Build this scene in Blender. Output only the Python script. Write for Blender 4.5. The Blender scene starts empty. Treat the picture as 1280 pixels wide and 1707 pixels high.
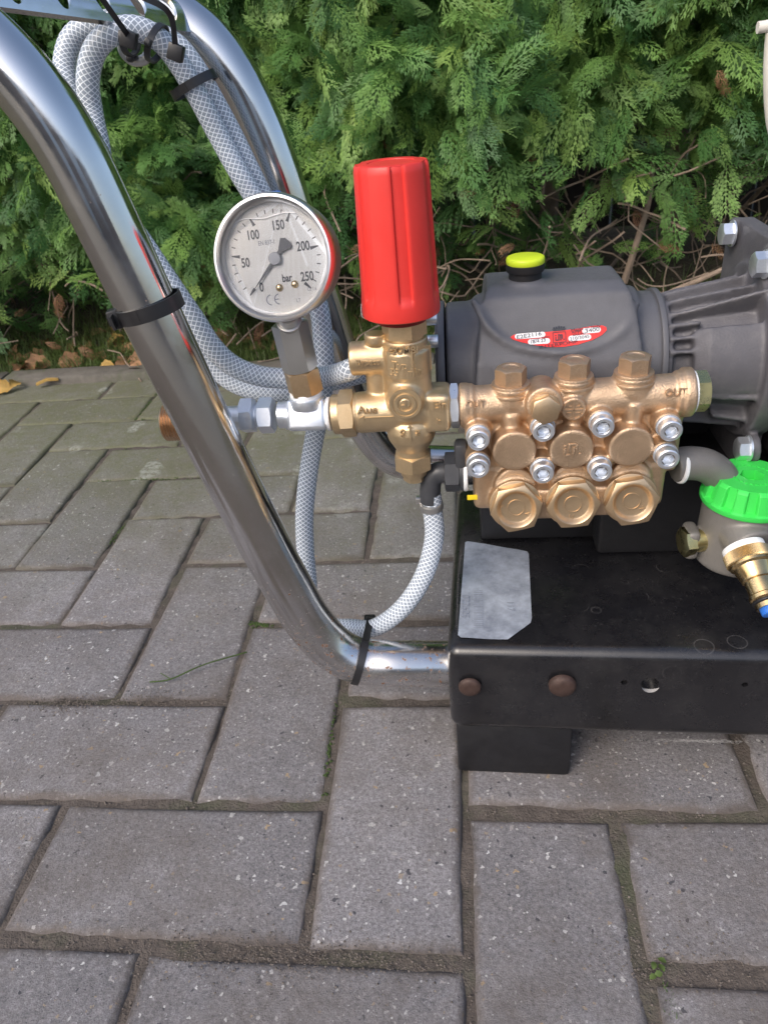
import bpy, bmesh, math, random
import numpy as np
from mathutils import Vector, Matrix, Quaternion
from mathutils.bvhtree import BVHTree
random.seed(7)
S = bpy.context.scene
R = math.radians

# ------------------------------------------------------------------ camera
FPX = 1250.0
CR = Vector((0.99356327, 0.07824959, -0.08190873)); CU = Vector((0.02813413, 0.52996023, 0.84755568)); CF = Vector((-0.10972925, 0.84440462, -0.52434753))
CC = Vector((0.11101013, -0.24571844, 0.47418847))
cam = bpy.data.cameras.new('camera'); camo = bpy.data.objects.new('camera', cam); S.collection.objects.link(camo)
rot = Matrix((CR, CU, -CF)).transposed().to_4x4()
camo.matrix_world = Matrix.Translation(CC) @ rot
cam.sensor_fit = 'VERTICAL'; cam.sensor_height = 36; cam.lens = FPX/1707*36
cam.clip_start = 0.01; cam.clip_end = 500
cam.dof.use_dof = True; cam.dof.focus_distance = 0.445; cam.dof.aperture_fstop = 24
S.camera = camo
# ------------------------------------------------------------------ world, sun, exposure
EL, AZ = 42, 215          # sun elevation, compass bearing of the sun seen from above (0 = +Y, clockwise)
W = bpy.data.worlds.new('World'); S.world = W; W.use_nodes = True
nt = W.node_tree; bg = nt.nodes['Background']
sky = nt.nodes.new('ShaderNodeTexSky'); sky.sky_type = 'NISHITA'; sky.sun_disc = False
sky.sun_elevation = R(EL); sky.sun_rotation = R(AZ); sky.air_density = 1.0; sky.dust_density = 4.0; sky.ozone_density = 1.0
nt.links.new(sky.outputs[0], bg.inputs[0]); bg.inputs[1].default_value = 0.15
sl = bpy.data.lights.new('sun', 'SUN'); so = bpy.data.objects.new('sun', sl); S.collection.objects.link(so)
sl.energy = 0.7; sl.angle = R(25); sl.color = (1, .97, .93)
sd = Vector((math.sin(R(AZ))*math.cos(R(EL)), math.cos(R(AZ))*math.cos(R(EL)), math.sin(R(EL))))
so.rotation_euler = sd.to_track_quat('Z', 'Y').to_euler(); so.location = sd*5
S.view_settings.view_transform = 'Standard'; S.view_settings.look = 'None'; S.view_settings.gamma = 1; S.view_settings.exposure = 0.68
S.cycles.max_bounces = 8; S.cycles.filter_width = 1.5
S.cycles.use_denoising = True

# ------------------------------------------------------------------ pixel of the photograph -> point of the place
def ray(px, py): return CF + CR*((px-640)/FPX) - CU*((py-853.5)/FPX)
def P(px, py, Y): d = ray(px, py); return CC + d*((Y-CC.y)/d.y)
def G(px, py, Z=0.): d = ray(px, py); return CC + d*((Z-CC.z)/d.z)
def PX(px, py, X): d = ray(px, py); return CC + d*((X-CC.x)/d.x)
def mpp(v): return (v-CC).dot(CF)/FPX      # metres per photograph pixel at v

# ------------------------------------------------------------------ materials
def mat(name, color=(.5, .5, .5), rough=.5, metal=0., coat=0., spec=.5):
    m = bpy.data.materials.new(name); m.use_nodes = True
    b = m.node_tree.nodes['Principled BSDF']
    b.inputs['Base Color'].default_value = (*color, 1); b.inputs['Roughness'].default_value = rough
    b.inputs['Metallic'].default_value = metal; b.inputs['Coat Weight'].default_value = coat
    b.inputs['Specular IOR Level'].default_value = spec
    return m, m.node_tree, b
def N(t, k, **kw):
    n = t.nodes.new(k)
    for a, v in kw.items():
        if a[0] == '_': setattr(n, a[1:], v)
        else: n.inputs[a.replace('_', ' ')].default_value = v
    return n
def ramp(t, src, stops, interp='LINEAR'):
    r = t.nodes.new('ShaderNodeValToRGB'); r.color_ramp.interpolation = interp
    e = r.color_ramp.elements
    while len(e) < len(stops): e.new(.5)
    for k, (p, c) in enumerate(stops):
        e[k].position = p; e[k].color = (c, c, c, 1) if not isinstance(c, tuple) else (*c, 1)
    t.links.new(src, r.inputs[0]); return r.outputs[0]
def mix(t, f, a, b):
    n = t.nodes.new('ShaderNodeMix'); n.data_type = 'RGBA'
    for s, v in ((0, f), (6, a), (7, b)):
        if isinstance(v, (int, float)): n.inputs[s].default_value = v
        elif isinstance(v, tuple): n.inputs[s].default_value = (*v, 1)
        else: t.links.new(v, n.inputs[s])
    return n.outputs[2]
def noise(t, scale, detail=4, rough=.6, coord='Object', w=None):
    tc = t.nodes.new('ShaderNodeTexCoord'); n = t.nodes.new('ShaderNodeTexNoise')
    n.inputs['Scale'].default_value = scale; n.inputs['Detail'].default_value = detail; n.inputs['Roughness'].default_value = rough
    t.links.new(tc.outputs[coord], n.inputs['Vector']); return n.outputs['Fac']
def bump(t, b, h, strength=.3, dist=.001, inp='Normal'):
    n = t.nodes.new('ShaderNodeBump'); n.inputs['Strength'].default_value = strength; n.inputs['Distance'].default_value = dist
    t.links.new(h, n.inputs['Height']); t.links.new(n.outputs[0], b.inputs[inp]); return n
def mathn(t, op, a, b=None, c=None):
    n = t.nodes.new('ShaderNodeMath'); n.operation = op
    for i, v in enumerate((a, b, c)):
        if v is None: continue
        if isinstance(v, (int, float)): n.inputs[i].default_value = v
        else: t.links.new(v, n.inputs[i])
    return n.outputs[0]

def worn(name, color, rough, metal, var=.25, scale=60, bumpd=.0003, bs=.3, rvar=.12, coat=0, grime=None, gscale=25, gamt=.5, fine=900):
    m, t, b = mat(name, color, rough, metal, coat)
    n1 = noise(t, scale, 6, .65)
    dark = tuple(c*(1-var) for c in color); lite = tuple(min(1, c*(1+var)) for c in color)
    col = ramp(t, n1, [(.3, dark), (.7, lite)])
    if grime:
        g = ramp(t, noise(t, gscale, 8, .7), [(.5, 0.), (.68, gamt)])
        col = mix(t, g, col, grime)
    t.links.new(col, b.inputs['Base Color'])
    rr = ramp(t, noise(t, scale*2.3, 5, .7), [(.3, max(.02, rough-rvar)), (.7, min(1, rough+rvar))])
    t.links.new(rr, b.inputs['Roughness'])
    if bs: bump(t, b, noise(t, fine, 4, .6), bs, bumpd)
    return m
MB = {}
MB['brass'] = worn('cast_brass', (.585, .422, .282), .45, .85, .12, 45, .0006, .7, .08, grime=(.36, .25, .16), gamt=.6, fine=900)
MB['brass_cap'] = worn('turned_brass', (.62, .46, .29), .38, .88, .08, 40, .0001, .08, .06, grime=(.33, .21, .12), gamt=.5)
MB['brass_new'] = worn('bright_brass', (.72, .52, .26), .25, 1, .1, 60, .0002, .15, .07)
MB['brass_yel'] = worn('yellow_brass', (.62, .54, .26), .3, 1, .12, 60, .0002, .15, .07)
MB['copper'] = worn('copper_thread', (.60, .40, .25), .33, 1, .15, 60, .0002, .2, .08)
MB['zinc'] = worn('zinc_plate', (.80, .84, .90), .34, .85, .06, 50, .0001, .08, .07, grime=(.42, .44, .47), gscale=90, gamt=.35)
MB['steel'] = worn('stainless_steel', (.56, .555, .54), .36, .92, .05, 30, .0001, .05, .05)
MB['bezel'] = mat('bezel_steel', (.78, .77, .77), .33, 1)[0]
MB['hub_grey'] = mat('hub_grey', (.17, .18, .21), .5, .2)[0]
MB['case_steel'] = worn('satin_case_steel', (.50, .49, .48), .48, .9, .05, 50, 0, 0, .04)
MB['alu'] = worn('painted_cast_aluminium', (.105, .106, .118), .52, .1, .10, 40, .0003, .5, .1, fine=1300)
MB['alu_bell'] = worn('raw_dark_casting', (.100, .098, .110), .55, .15, .14, 30, .0005, .6, .1, grime=(.2, .19, .19), gamt=.35, fine=900)
MB['alu_filter'] = worn('grey_filter_casting', (.20, .19, .178), .5, .3, .14, 40, .0004, .5, .1, fine=1100)
MB['rubber'] = worn('black_plastic', (.010, .010, .012), .55, 0, .2, 60, .0002, .2, .1)
MB['elbow'] = worn('grey_black_plastic', (.045, .047, .053), .45, 0, .2, 60, .0002, .2, .1)
MB['tie'] = worn('cable_tie_nylon', (.018, .018, .02), .38, 0, .2, 60, .0001, .1, .1)
MB['ptfe'] = worn('thread_tape', (.82, .83, .84), .55, 0, .05, 200, .0003, .5, .1)
MB['red'] = worn('red_plastic', (.70, .040, .032), .42, 0, .07, 25, .00012, .1, .07)
MB['darkred'] = worn('dark_red_collar', (.16, .01, .008), .35, 0, .1, 60, .0002, .1, .05)
MB['green'] = worn('green_plastic', (.045, .60, .085), .42, 0, .07, 25, .0002, .12, .06)
MB['oilcap'] = worn('yellow_green_cap', (.62, .78, .03), .42, 0, .05, 60, .0002, .1, .05)
MB['blue'] = worn('blue_plug', (.03, .16, .6), .4, 0, .05, 60, .0002, .1, .05)
MB['cream'] = worn('cream_plastic', (.70, .67, .60), .5, 0, .06, 60, .0002, .1, .05)
MB['dial'] = mat('dial_white', (.90, .94, 1.0), .5)[0]
MB['ink'] = mat('black_print', (.025, .03, .045), .5)[0]
MB['ink_grey'] = mat('grey_print', (.10, .12, .17), .5)[0]
MB['white'] = mat('white_print', (.78, .78, .8), .45)[0]
MB['redlabel'] = mat('red_label', (.75, .035, .03), .38)[0]
MB['yellow'] = mat('yellow_label', (.8, .62, .02), .45)[0]
MB['screw'] = worn('dial_screw', (.45, .36, .24), .3, 1, .1, 60, 0, 0)
MB['dirt_lit_edge'] = mat('pale_dirt_and_lit_edge', (.35, .34, .33), .8)[0]  # pale dirt, and the painted light inside the tray hole

def chrome():
    m, t, b = mat('chrome_tube', (.72, .71, .70), .06, 1)
    tc = t.nodes.new('ShaderNodeTexCoord')
    n = noise(t, 220, 6, .7); big = noise(t, 9, 3, .5)
    sep = t.nodes.new('ShaderNodeSeparateXYZ'); gp = t.nodes.new('ShaderNodeNewGeometry'); t.links.new(gp.outputs['Position'], sep.inputs[0])
    # rust freckles, thick on the low bend of the tube and near its top joint
    low = mathn(t, 'MULTIPLY', ramp(t, mathn(t, 'ADD', sep.outputs[2], 0), [(.135, 1.), (.2, .12)]), .11)
    thr = mathn(t, 'ADD', low, n)
    rm = ramp(t, thr, [(.70, 0.), (.73, 1.)])
    col = mix(t, rm, ramp(t, big, [(.3, (.60, .585, .57)), (.7, (.76, .75, .74))]), (.17, .075, .03))
    t.links.new(col, b.inputs['Base Color'])
    inv = mathn(t, 'SUBTRACT', 1, rm); t.links.new(mathn(t, 'MAXIMUM', inv, .1), b.inputs['Metallic'])
    smear = ramp(t, noise(t, 35, 7, .75), [(.35, .07), (.75, .25)])
    dust = mathn(t, 'MULTIPLY', ramp(t, mathn(t, 'ADD', sep.outputs[2], 0), [(.08, 1.), (.3, .0)]), .14)
    t.links.new(mathn(t, 'ADD', mathn(t, 'ADD', smear, dust), mathn(t, 'MULTIPLY', rm, .5)), b.inputs['Roughness'])
    bump(t, b, mathn(t, 'ADD', noise(t, 60, 3, .5), mathn(t, 'MULTIPLY', rm, .4)), .06, .0006)
    return m
MB['chrome'] = chrome()

def black_paint():
    m, t, b = mat('black_gloss_paint', (.007, .007, .009), .28, 0, .5)
    scr = ramp(t, noise(t, 520, 8, .85), [(.58, 0.), (.70, .8)])
    patch = ramp(t, noise(t, 14, 4, .6), [(.36, .12), (.62, 1.)])
    v = t.nodes.new('ShaderNodeTexVoronoi'); v.feature = 'DISTANCE_TO_EDGE'; v.inputs['Scale'].default_value = 42
    tc = t.nodes.new('ShaderNodeTexCoord'); t.links.new(tc.outputs['Object'], v.inputs['Vector'])
    v2 = t.nodes.new('ShaderNodeTexVoronoi'); v2.inputs['Scale'].default_value = 40; t.links.new(tc.outputs['Object'], v2.inputs['Vector'])
    ring = ramp(t, v2.outputs['Distance'], [(.225, 0.), (.245, .35), (.265, 0.)])      # dried drop marks
    f = mathn(t, 'MULTIPLY', mathn(t, 'ADD', scr, mathn(t, 'MULTIPLY', ring, ramp(t, noise(t, 30, 2), [(.52, 0.), (.6, 1.)]))), patch)
    col = mix(t, f, (.008, .008, .010), (.16, .155, .155))
    col = mix(t, ramp(t, noise(t, 26, 9, .8), [(.45, 0.), (.8, .09)]), col, (.20, .19, .18))
    t.links.new(col, b.inputs['Base Color'])
    t.links.new(ramp(t, noise(t, 70, 8, .7), [(.3, .20), (.75, .42)]), b.inputs['Roughness']); b.inputs['Coat Roughness'].default_value = .22
    bump(t, b, noise(t, 1200, 3), .15, .0002)
    return m
MB['black'] = black_paint()
MB['rust'] = worn('rusty_rivet', (.06, .035, .028), .6, .2, .4, 120, .0005, .5, .1, grime=(.02, .018, .02))

def sticker():
    m, t, b = mat('silver_foil_label', (.42, .46, .53), .42, .35)
    tc = t.nodes.new('ShaderNodeTexCoord')
    col = ramp(t, noise(t, 40, 8, .7), [(.36, (.27, .30, .37)), (.64, (.56, .62, .72))])
    t.links.new(mix(t, ramp(t, noise(t, 300, 6, .7), [(.6, 0.), (.7, .5)]), col, (.6, .6, .62)), b.inputs['Base Color'])
    bump(t, b, noise(t, 25, 5, .6), .5, .002)
    return m
MB['foil'] = sticker()

def hose_mat():
    m, t, b = mat('braided_clear_hose', (.6, .64, .7), .22, 0)
    uv = t.nodes.new('ShaderNodeUVMap'); s = t.nodes.new('ShaderNodeSeparateXYZ'); t.links.new(uv.outputs[0], s.inputs[0])
    u, v = s.outputs[0], s.outputs[1]
    n = 10
    def lines(sign):
        a = mathn(t, 'ADD', mathn(t, 'MULTIPLY', u, n), mathn(t, 'MULTIPLY', v, sign*290))
        f = mathn(t, 'FRACT', a); d = mathn(t, 'ABSOLUTE', mathn(t, 'SUBTRACT', f, .5))
        return ramp(t, d, [(.08, 1.), (.13, 0.)])
    th = mathn(t, 'MAXIMUM', lines(1), lines(-1))
    col = mix(t, th, (.48, .555, .65), (.80, .85, .92)); t.links.new(col, b.inputs['Base Color'])
    t.links.new(mathn(t, 'MULTIPLY', mathn(t, 'SUBTRACT', 1, th), .42), b.inputs['Transmission Weight'])
    b.inputs['IOR'].default_value = 1.25; b.inputs['Coat Weight'].default_value = .6; b.inputs['Coat Roughness'].default_value = .12
    bump(t, b, th, .3, .0006)
    return m
MB['hose'] = hose_mat()

def glass():
    m = bpy.data.materials.new('clear_lens'); m.use_nodes = True; t = m.node_tree
    for n in list(t.nodes):
        if n.type == 'BSDF_PRINCIPLED': t.nodes.remove(n)
    tr = t.nodes.new('ShaderNodeBsdfTransparent'); gl = t.nodes.new('ShaderNodeBsdfGlossy'); gl.inputs['Roughness'].default_value = .03
    tr.inputs[0].default_value = (1, 1, 1, 1)
    mx = t.nodes.new('ShaderNodeMixShader'); fr = t.nodes.new('ShaderNodeFresnel'); fr.inputs[0].default_value = 1.22
    t.links.new(fr.outputs[0], mx.inputs[0]); t.links.new(tr.outputs[0], mx.inputs[1]); t.links.new(gl.outputs[0], mx.inputs[2])
    t.links.new(mx.outputs[0], t.nodes['Material Output'].inputs[0]); return m
MB['glass'] = glass()

def paver_mat():
    m, t, b = mat('concrete_paver', (.2, .19, .19), .85)
    tc = t.nodes.new('ShaderNodeTexCoord'); gi = t.nodes.new('ShaderNodeNewGeometry'); oi = t.nodes.new('ShaderNodeObjectInfo')
    pos = gi.outputs['Position']
    def nz(scale, d=5, r=.65, off=0):
        n = t.nodes.new('ShaderNodeTexNoise'); n.inputs['Scale'].default_value = scale; n.inputs['Detail'].default_value = d; n.inputs['Roughness'].default_value = r
        t.links.new(pos, n.inputs['Vector']); return n.outputs['Fac']
    base = ramp(t, nz(7, 6, .7), [(.3, (.165, .158, .165)), (.7, (.262, .250, .256))])
    sand = ramp(t, nz(420, 6, .9), [(.34, .45), (.5, 1.), (.66, 1.7)])
    mm = t.nodes.new('ShaderNodeMix'); mm.data_type = 'RGBA'; mm.blend_type = 'MULTIPLY'; mm.inputs[0].default_value = 1
    t.links.new(base, mm.inputs[6]); t.links.new(sand, mm.inputs[7]); base = mm.outputs[2]
    tint = mathn(t, 'ADD', mathn(t, 'MULTIPLY', oi.outputs['Random'], .28), .86)
    m2 = t.nodes.new('ShaderNodeMix'); m2.data_type = 'RGBA'; m2.blend_type = 'MULTIPLY'; m2.inputs[0].default_value = 1
    cb = t.nodes.new('ShaderNodeCombineXYZ')
    for i in range(3): t.links.new(tint, cb.inputs[i])
    t.links.new(base, m2.inputs[6]); t.links.new(cb.outputs[0], m2.inputs[7]); col = m2.outputs[2]
    # chips of aggregate: a few cells of a voronoi become pale, ochre or dark stones
    def chips(scale, thr, size, c_stops, col, dis):
        v = t.nodes.new('ShaderNodeTexVoronoi'); v.inputs['Scale'].default_value = scale
        ad = t.nodes.new('ShaderNodeVectorMath'); ad.operation = 'ADD'
        nn = t.nodes.new('ShaderNodeTexNoise'); nn.inputs['Scale'].default_value = scale*1.3; t.links.new(pos, nn.inputs['Vector'])
        sc = t.nodes.new('ShaderNodeVectorMath'); sc.operation = 'SCALE'; sc.inputs['Scale'].default_value = dis/scale
        t.links.new(nn.outputs['Color'], sc.inputs[0]); t.links.new(pos, ad.inputs[0]); t.links.new(sc.outputs[0], ad.inputs[1])
        t.links.new(ad.outputs[0], v.inputs['Vector'])
        sp = t.nodes.new('ShaderNodeSeparateColor'); t.links.new(v.outputs['Color'], sp.inputs[0])
        pick = ramp(t, sp.outputs[0], [(thr, 0.), (thr+.005, 1.)])
        rad = mathn(t, 'MULTIPLY', mathn(t, 'ADD', sp.outputs[2], .25), size)
        inside = mathn(t, 'LESS_THAN', v.outputs['Distance'], rad)
        f = mathn(t, 'MULTIPLY', pick, inside)
        cc = ramp(t, sp.outputs[1], c_stops, 'CONSTANT')
        return mix(t, f, col, cc), f
    col, f1 = chips(360, .80, .38, [(0, (.42, .41, .40)), (.35, (.55, .54, .53)), (.55, (.30, .24, .18)), (.75, (.06, .06, .07)), (.9, (.34, .33, .34))], col, 1.2)
    col, f2 = chips(170, .88, .30, [(0, (.46, .45, .44)), (.3, (.34, .32, .31)), (.5, (.36, .27, .17)), (.66, (.07, .07, .08)), (.86, (.6, .6, .6))], col, 1.5)
    # dirt, and green algae where the paving nears the hedge
    so_ = t.nodes.new('ShaderNodeSeparateXYZ'); t.links.new(tc.outputs['Object'], so_.inputs[0])
    ex = mathn(t, 'SUBTRACT', mathn(t, 'ABSOLUTE', so_.outputs[0]), 2*.104/2-.0029); ey = mathn(t, 'SUBTRACT', mathn(t, 'ABSOLUTE', so_.outputs[1]), .104/2-.0029)
    ed = mathn(t, 'ADD', mathn(t, 'MAXIMUM', ex, ey), mathn(t, 'MULTIPLY', mathn(t, 'SUBTRACT', nz(38, 6, .8), .5), .022))
    ed = mathn(t, 'MULTIPLY', ed, 40.); ed = mathn(t, 'ADD', ed, .5)
    col = mix(t, ramp(t, ed, [(.22, 0.), (.50, .80)]), col, (.105, .086, .074))
    dirt = ramp(t, nz(5.5, 7, .75), [(.45, 0.), (.66, .65)]); col = mix(t, dirt, col, (.120, .100, .085))
    stn = ramp(t, nz(23, 7, .8), [(.56, 0.), (.72, .45)]); col = mix(t, stn, col, (.11, .10, .10))
    sp = t.nodes.new('ShaderNodeSeparateXYZ'); t.links.new(pos, sp.inputs[0])
    far = ramp(t, mathn(t, 'ADD', mathn(t, 'MULTIPLY', sp.outputs[1], 1.), mathn(t, 'MULTIPLY', mathn(t, 'SUBTRACT', nz(4, 4), .5), .5)), [(.30, 0.), (.75, 1.)])
    alg = mathn(t, 'MULTIPLY', far, ramp(t, nz(45, 7, .75), [(.3, .35), (.6, .8)]))
    col = mix(t, alg, col, (.125, .135, .062))
    # pale lichen blotches
    lich = mathn(t, 'MULTIPLY', mathn(t, 'MULTIPLY', ramp(t, nz(13, 2, .4), [(.66, 0.), (.69, .6)]), ramp(t, nz(150, 5, .8), [(.42, 0.), (.55, 1.)])), far)
    col = mix(t, lich, col, (.42, .44, .40))
    t.links.new(col, b.inputs['Base Color'])
    h = mathn(t, 'ADD', mathn(t, 'MULTIPLY', nz(900, 6, .75), 1.), mathn(t, 'MULTIPLY', nz(160, 5, .7), 1.4))
    bump(t, b, h, .8, .0011)
    return m
MB['paver'] = paver_mat()
MB['sand'] = worn('joint_sand', (.100, .083, .071), .95, 0, .35, 90, .002, .9, 0, fine=500, grime=(.05, .075, .025), gscale=9, gamt=.55)
MB['soil'] = worn('soil', (.085, .070, .045), .95, 0, .4, 30, .004, 1, 0, fine=200, grime=(.085, .115, .04), gscale=9, gamt=.9)
MB['edging'] = worn('old_concrete_edging', (.135, .125, .110), .9, 0, .25, 40, .001, .8, 0, fine=600, grime=(.07, .085, .04), gscale=14, gamt=.7)
MB['grit'] = worn('grit', (.13, .11, .095), .9, 0, .6, 300, 0, 0, 0)
MB['bark'] = worn('twig_bark', (.26, .20, .155), .9, 0, .3, 50, .001, .6, 0, fine=400)
MB['leafdead'] = worn('dead_leaf', (.30, .165, .085), .75, 0, .4, 60, .0006, .6, 0, fine=400)
MB['leafyellow'] = worn('yellowing_leaf', (.44, .28, .08), .75, 0, .3, 60, .0006, .6, 0, fine=400)
MB['moss'] = worn('moss', (.045, .075, .018), .95, 0, .3, 200, .001, .8, 0)
MB['darkboard'] = worn('dark_fence_board', (.035, .028, .022), .9, 0, .3, 20, .001, .5, 0)
MB['brickwall'] = worn('reflection_wall_brick', (.34, .26, .22), .9, 0, .25, 8, 0, 0, 0)
def leafy(name, stops, transl=.35):
    m, t, b = mat(name, (.1, .2, .05), .55)
    oi = t.nodes.new('ShaderNodeObjectInfo')
    c = ramp(t, oi.outputs['Random'], stops)
    n = ramp(t, noise(t, 60, 3), [(.3, .75), (.7, 1.25)])
    mm = t.nodes.new('ShaderNodeMix'); mm.data_type = 'RGBA'; mm.blend_type = 'MULTIPLY'; mm.inputs[0].default_value = 1
    t.links.new(c, mm.inputs[6]); t.links.new(n, mm.inputs[7])
    t.links.new(mm.outputs[2], b.inputs['Base Color'])
    tr = t.nodes.new('ShaderNodeBsdfTranslucent'); t.links.new(mm.outputs[2], tr.inputs[0])
    ms = t.nodes.new('ShaderNodeMixShader'); ms.inputs[0].default_value = transl
    t.links.new(b.outputs[0], ms.inputs[1]); t.links.new(tr.outputs[0], ms.inputs[2]); t.links.new(ms.outputs[0], t.nodes['Material Output'].inputs[0])
    return m
MB['thuja'] = leafy('thuja_spray', [(0, (.060, .160, .048)), (.3, (.100, .225, .060)), (.65, (.165, .315, .080)), (.93, (.22, .37, .09)), (1., (.28, .42, .10))])
MB['thujadead'] = leafy('dead_thuja_spray', [(0, (.22, .09, .05)), (1., (.34, .19, .10))], .2)
MB['grass'] = leafy('grass_green', [(0, (.07, .12, .03)), (1, (.13, .19, .05))], .3)

# ------------------------------------------------------------------ mesh builder
class M:
    def __init__(s): s.v = []; s.f = []; s.uv = {}
    def add(s, vs, fs, mx=None):
        o = len(s.v); s.v += [tuple(mx @ Vector(v)) if mx is not None else tuple(v) for v in vs]
        s.f += [tuple(i+o for i in f) for f in fs]; return s
    def lathe(s, prof, mx, n=40, rfun=None):
        """prof: (radius, height) along local z; ends closed"""
        vs = []; fs = []
        for k, (r, h) in enumerate(prof):
            for i in range(n):
                a = 2*math.pi*i/n; rr = r*(rfun(a, k, h) if rfun else 1)
                vs.append((rr*math.cos(a), rr*math.sin(a), h))
        for k in range(len(prof)-1):
            for i in range(n):
                j = (i+1) % n; fs.append((k*n+i, k*n+j, (k+1)*n+j, (k+1)*n+i))
        fs.append(tuple(range(n))[::-1]); fs.append(tuple((len(prof)-1)*n+i for i in range(n)))
        return s.add(vs, fs, mx)
    def cyl(s, r, h0, h1, mx, bev=0, n=40, r1=None):
        r1 = r if r1 is None else r1
        p = [(r, h0), (r1, h1)] if not bev else [(r-bev, h0), (r-bev*.3, h0+bev*.3), (r, h0+bev), (r1, h1-bev), (r1-bev*.3, h1-bev*.3), (r1-bev, h1)]
        return s.lathe(p, mx, n)
    def hexnut(s, af, h0, h1, mx, both=True, rot=0, dish=None, k=.55):
        """hexagon across flats af with turned chamfers; dish=(radius, depth) sinks a round recess in the h1 face"""
        ri = af/2; n = 48; vs = []; fs = []; rings = []
        def ring(fr, fh):
            o = len(vs)
            for i in range(n):
                a = 2*math.pi*i/n; d = ((a) % (math.pi/3))-math.pi/6; rho = ri/math.cos(d)
                vs.append((fr(rho)*math.cos(a+rot), fr(rho)*math.sin(a+rot), fh(rho)))
            rings.append(o)
        if both:
            ring(lambda p: ri*.93, lambda p: h0); ring(lambda p: p, lambda p: h0+k*(p-ri*.93))
        else: ring(lambda p: p, lambda p: h0)
        ring(lambda p: p, lambda p: h1-k*(p-ri*.93)); ring(lambda p: ri*.93, lambda p: h1)
        if dish:
            r, d = dish
            for rr, hh in ((r+.0008, h1), (r, h1-.0006), (r*.93, h1-d*.6), (r*.84, h1-d*.92), (r*.72, h1-d)): ring(lambda p, rr=rr: rr, lambda p, hh=hh: hh)
        for a, b in zip(rings, rings[1:]):
            for i in range(n): j = (i+1) % n; fs.append((a+i, a+j, b+j, b+i))
        fs.append(tuple(rings[0]+i for i in range(n))[::-1]); fs.append(tuple(rings[-1]+i for i in range(n)))
        return s.add(vs, fs, mx)
    def box(s, c, size, mx=None, bev=0, seg=2, rotm=None):
        bm = bmesh.new(); bmesh.ops.create_cube(bm, size=1)
        bmesh.ops.scale(bm, vec=Vector(size), verts=bm.verts)
        if bev: bmesh.ops.bevel(bm, geom=bm.edges[:], offset=bev, segments=seg, profile=.5, affect='EDGES')
        if rotm is not None: bmesh.ops.transform(bm, matrix=rotm, verts=bm.verts)
        bmesh.ops.translate(bm, vec=Vector(c), verts=bm.verts)
        bm.verts.ensure_lookup_table()
        vs = [v.co.copy() for v in bm.verts]; fs = [tuple(v.index for v in f.verts) for f in bm.faces]; bm.free()
        return s.add(vs, fs, mx)
    def ball(s, c, r, n=16):
        prof = [(max(1e-5, r*math.sin(math.pi*k/n)), -r*math.cos(math.pi*k/n)) for k in range(n+1)]
        return s.lathe(prof, Matrix.Translation(Vector(c)), n*2)
    def tube(s, pts, r, n=24, sub=8, rf=None, smooth=True, flat=None, cap=True):
        pts = [Vector(p) for p in pts]
        if smooth and len(pts) > 2: pts = spline(pts, sub)
        L = [0]
        for a, b in zip(pts, pts[1:]): L.append(L[-1]+(b-a).length)
        tg = [(pts[min(i+1, len(pts)-1)]-pts[max(i-1, 0)]).normalized() for i in range(len(pts))]
        up = Vector((0, 1, .13)) if abs(tg[0].y) < .9 else Vector((1, 0, 0))
        nrm = (up - tg[0]*up.dot(tg[0])).normalized(); o = len(s.v); m = n+1
        for i, p in enumerate(pts):
            nrm = (nrm - tg[i]*nrm.dot(tg[i])).normalized(); bi = tg[i].cross(nrm)
            rr = (rf(L[i]/L[-1]) if rf else 1)*r
            for k in range(m):
                a = 2*math.pi*k/n
                ca, sa = math.cos(a)*rr, math.sin(a)*rr*(flat or 1)
                s.v.append(tuple(p+nrm*ca+bi*sa)); s.uv[len(s.v)-1] = (k/n, L[i])
        for i in range(len(pts)-1):
            for k in range(n): s.f.append((o+i*m+k, o+i*m+k+1, o+(i+1)*m+k+1, o+(i+1)*m+k))
        if cap:
            s.f.append(tuple(o+k for k in range(n))[::-1]); s.f.append(tuple(o+(len(pts)-1)*m+k for k in range(n)))
        return s
    def ribbon(s, pts, nrms, w, th):
        """a strap: rectangle section w x th carried along pts; nrms = outward normals"""
        pts = [Vector(p) for p in pts]; o = len(s.v)
        for i, p in enumerate(pts):
            tg = (pts[min(i+1, len(pts)-1)]-pts[max(i-1, 0)]).normalized(); nn = Vector(nrms[i]).normalized()
            nn = (nn-tg*nn.dot(tg)).normalized(); bi = tg.cross(nn)
            for a, b in ((-.5, 0), (.5, 0), (.5, 1), (-.5, 1)): s.v.append(tuple(p+bi*(a*w)+nn*(b*th)))
        for i in range(len(pts)-1):
            for k in range(4): s.f.append((o+i*4+k, o+i*4+(k+1) % 4, o+(i+1)*4+(k+1) % 4, o+(i+1)*4+k))
        s.f.append((o+3, o+2, o+1, o)); e = o+(len(pts)-1)*4; s.f.append((e, e+1, e+2, e+3)); return s
    def mesh(s, name, origin=Vector((0, 0, 0)), ang=35):
        me = bpy.data.meshes.new(name); me.from_pydata([tuple(Vector(v)-origin) for v in s.v], [], s.f)
        bm = bmesh.new(); bm.from_mesh(me); bmesh.ops.recalc_face_normals(bm, faces=bm.faces); bm.to_mesh(me); bm.free()
        if s.uv:
            ul = me.uv_layers.new(name='UVMap')
            for lp in me.loops:
                if lp.vertex_index in s.uv: ul.data[lp.index].uv = s.uv[lp.vertex_index]
        if ang: me.shade_smooth(); me.set_sharp_from_angle(angle=R(ang))
        return me
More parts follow.
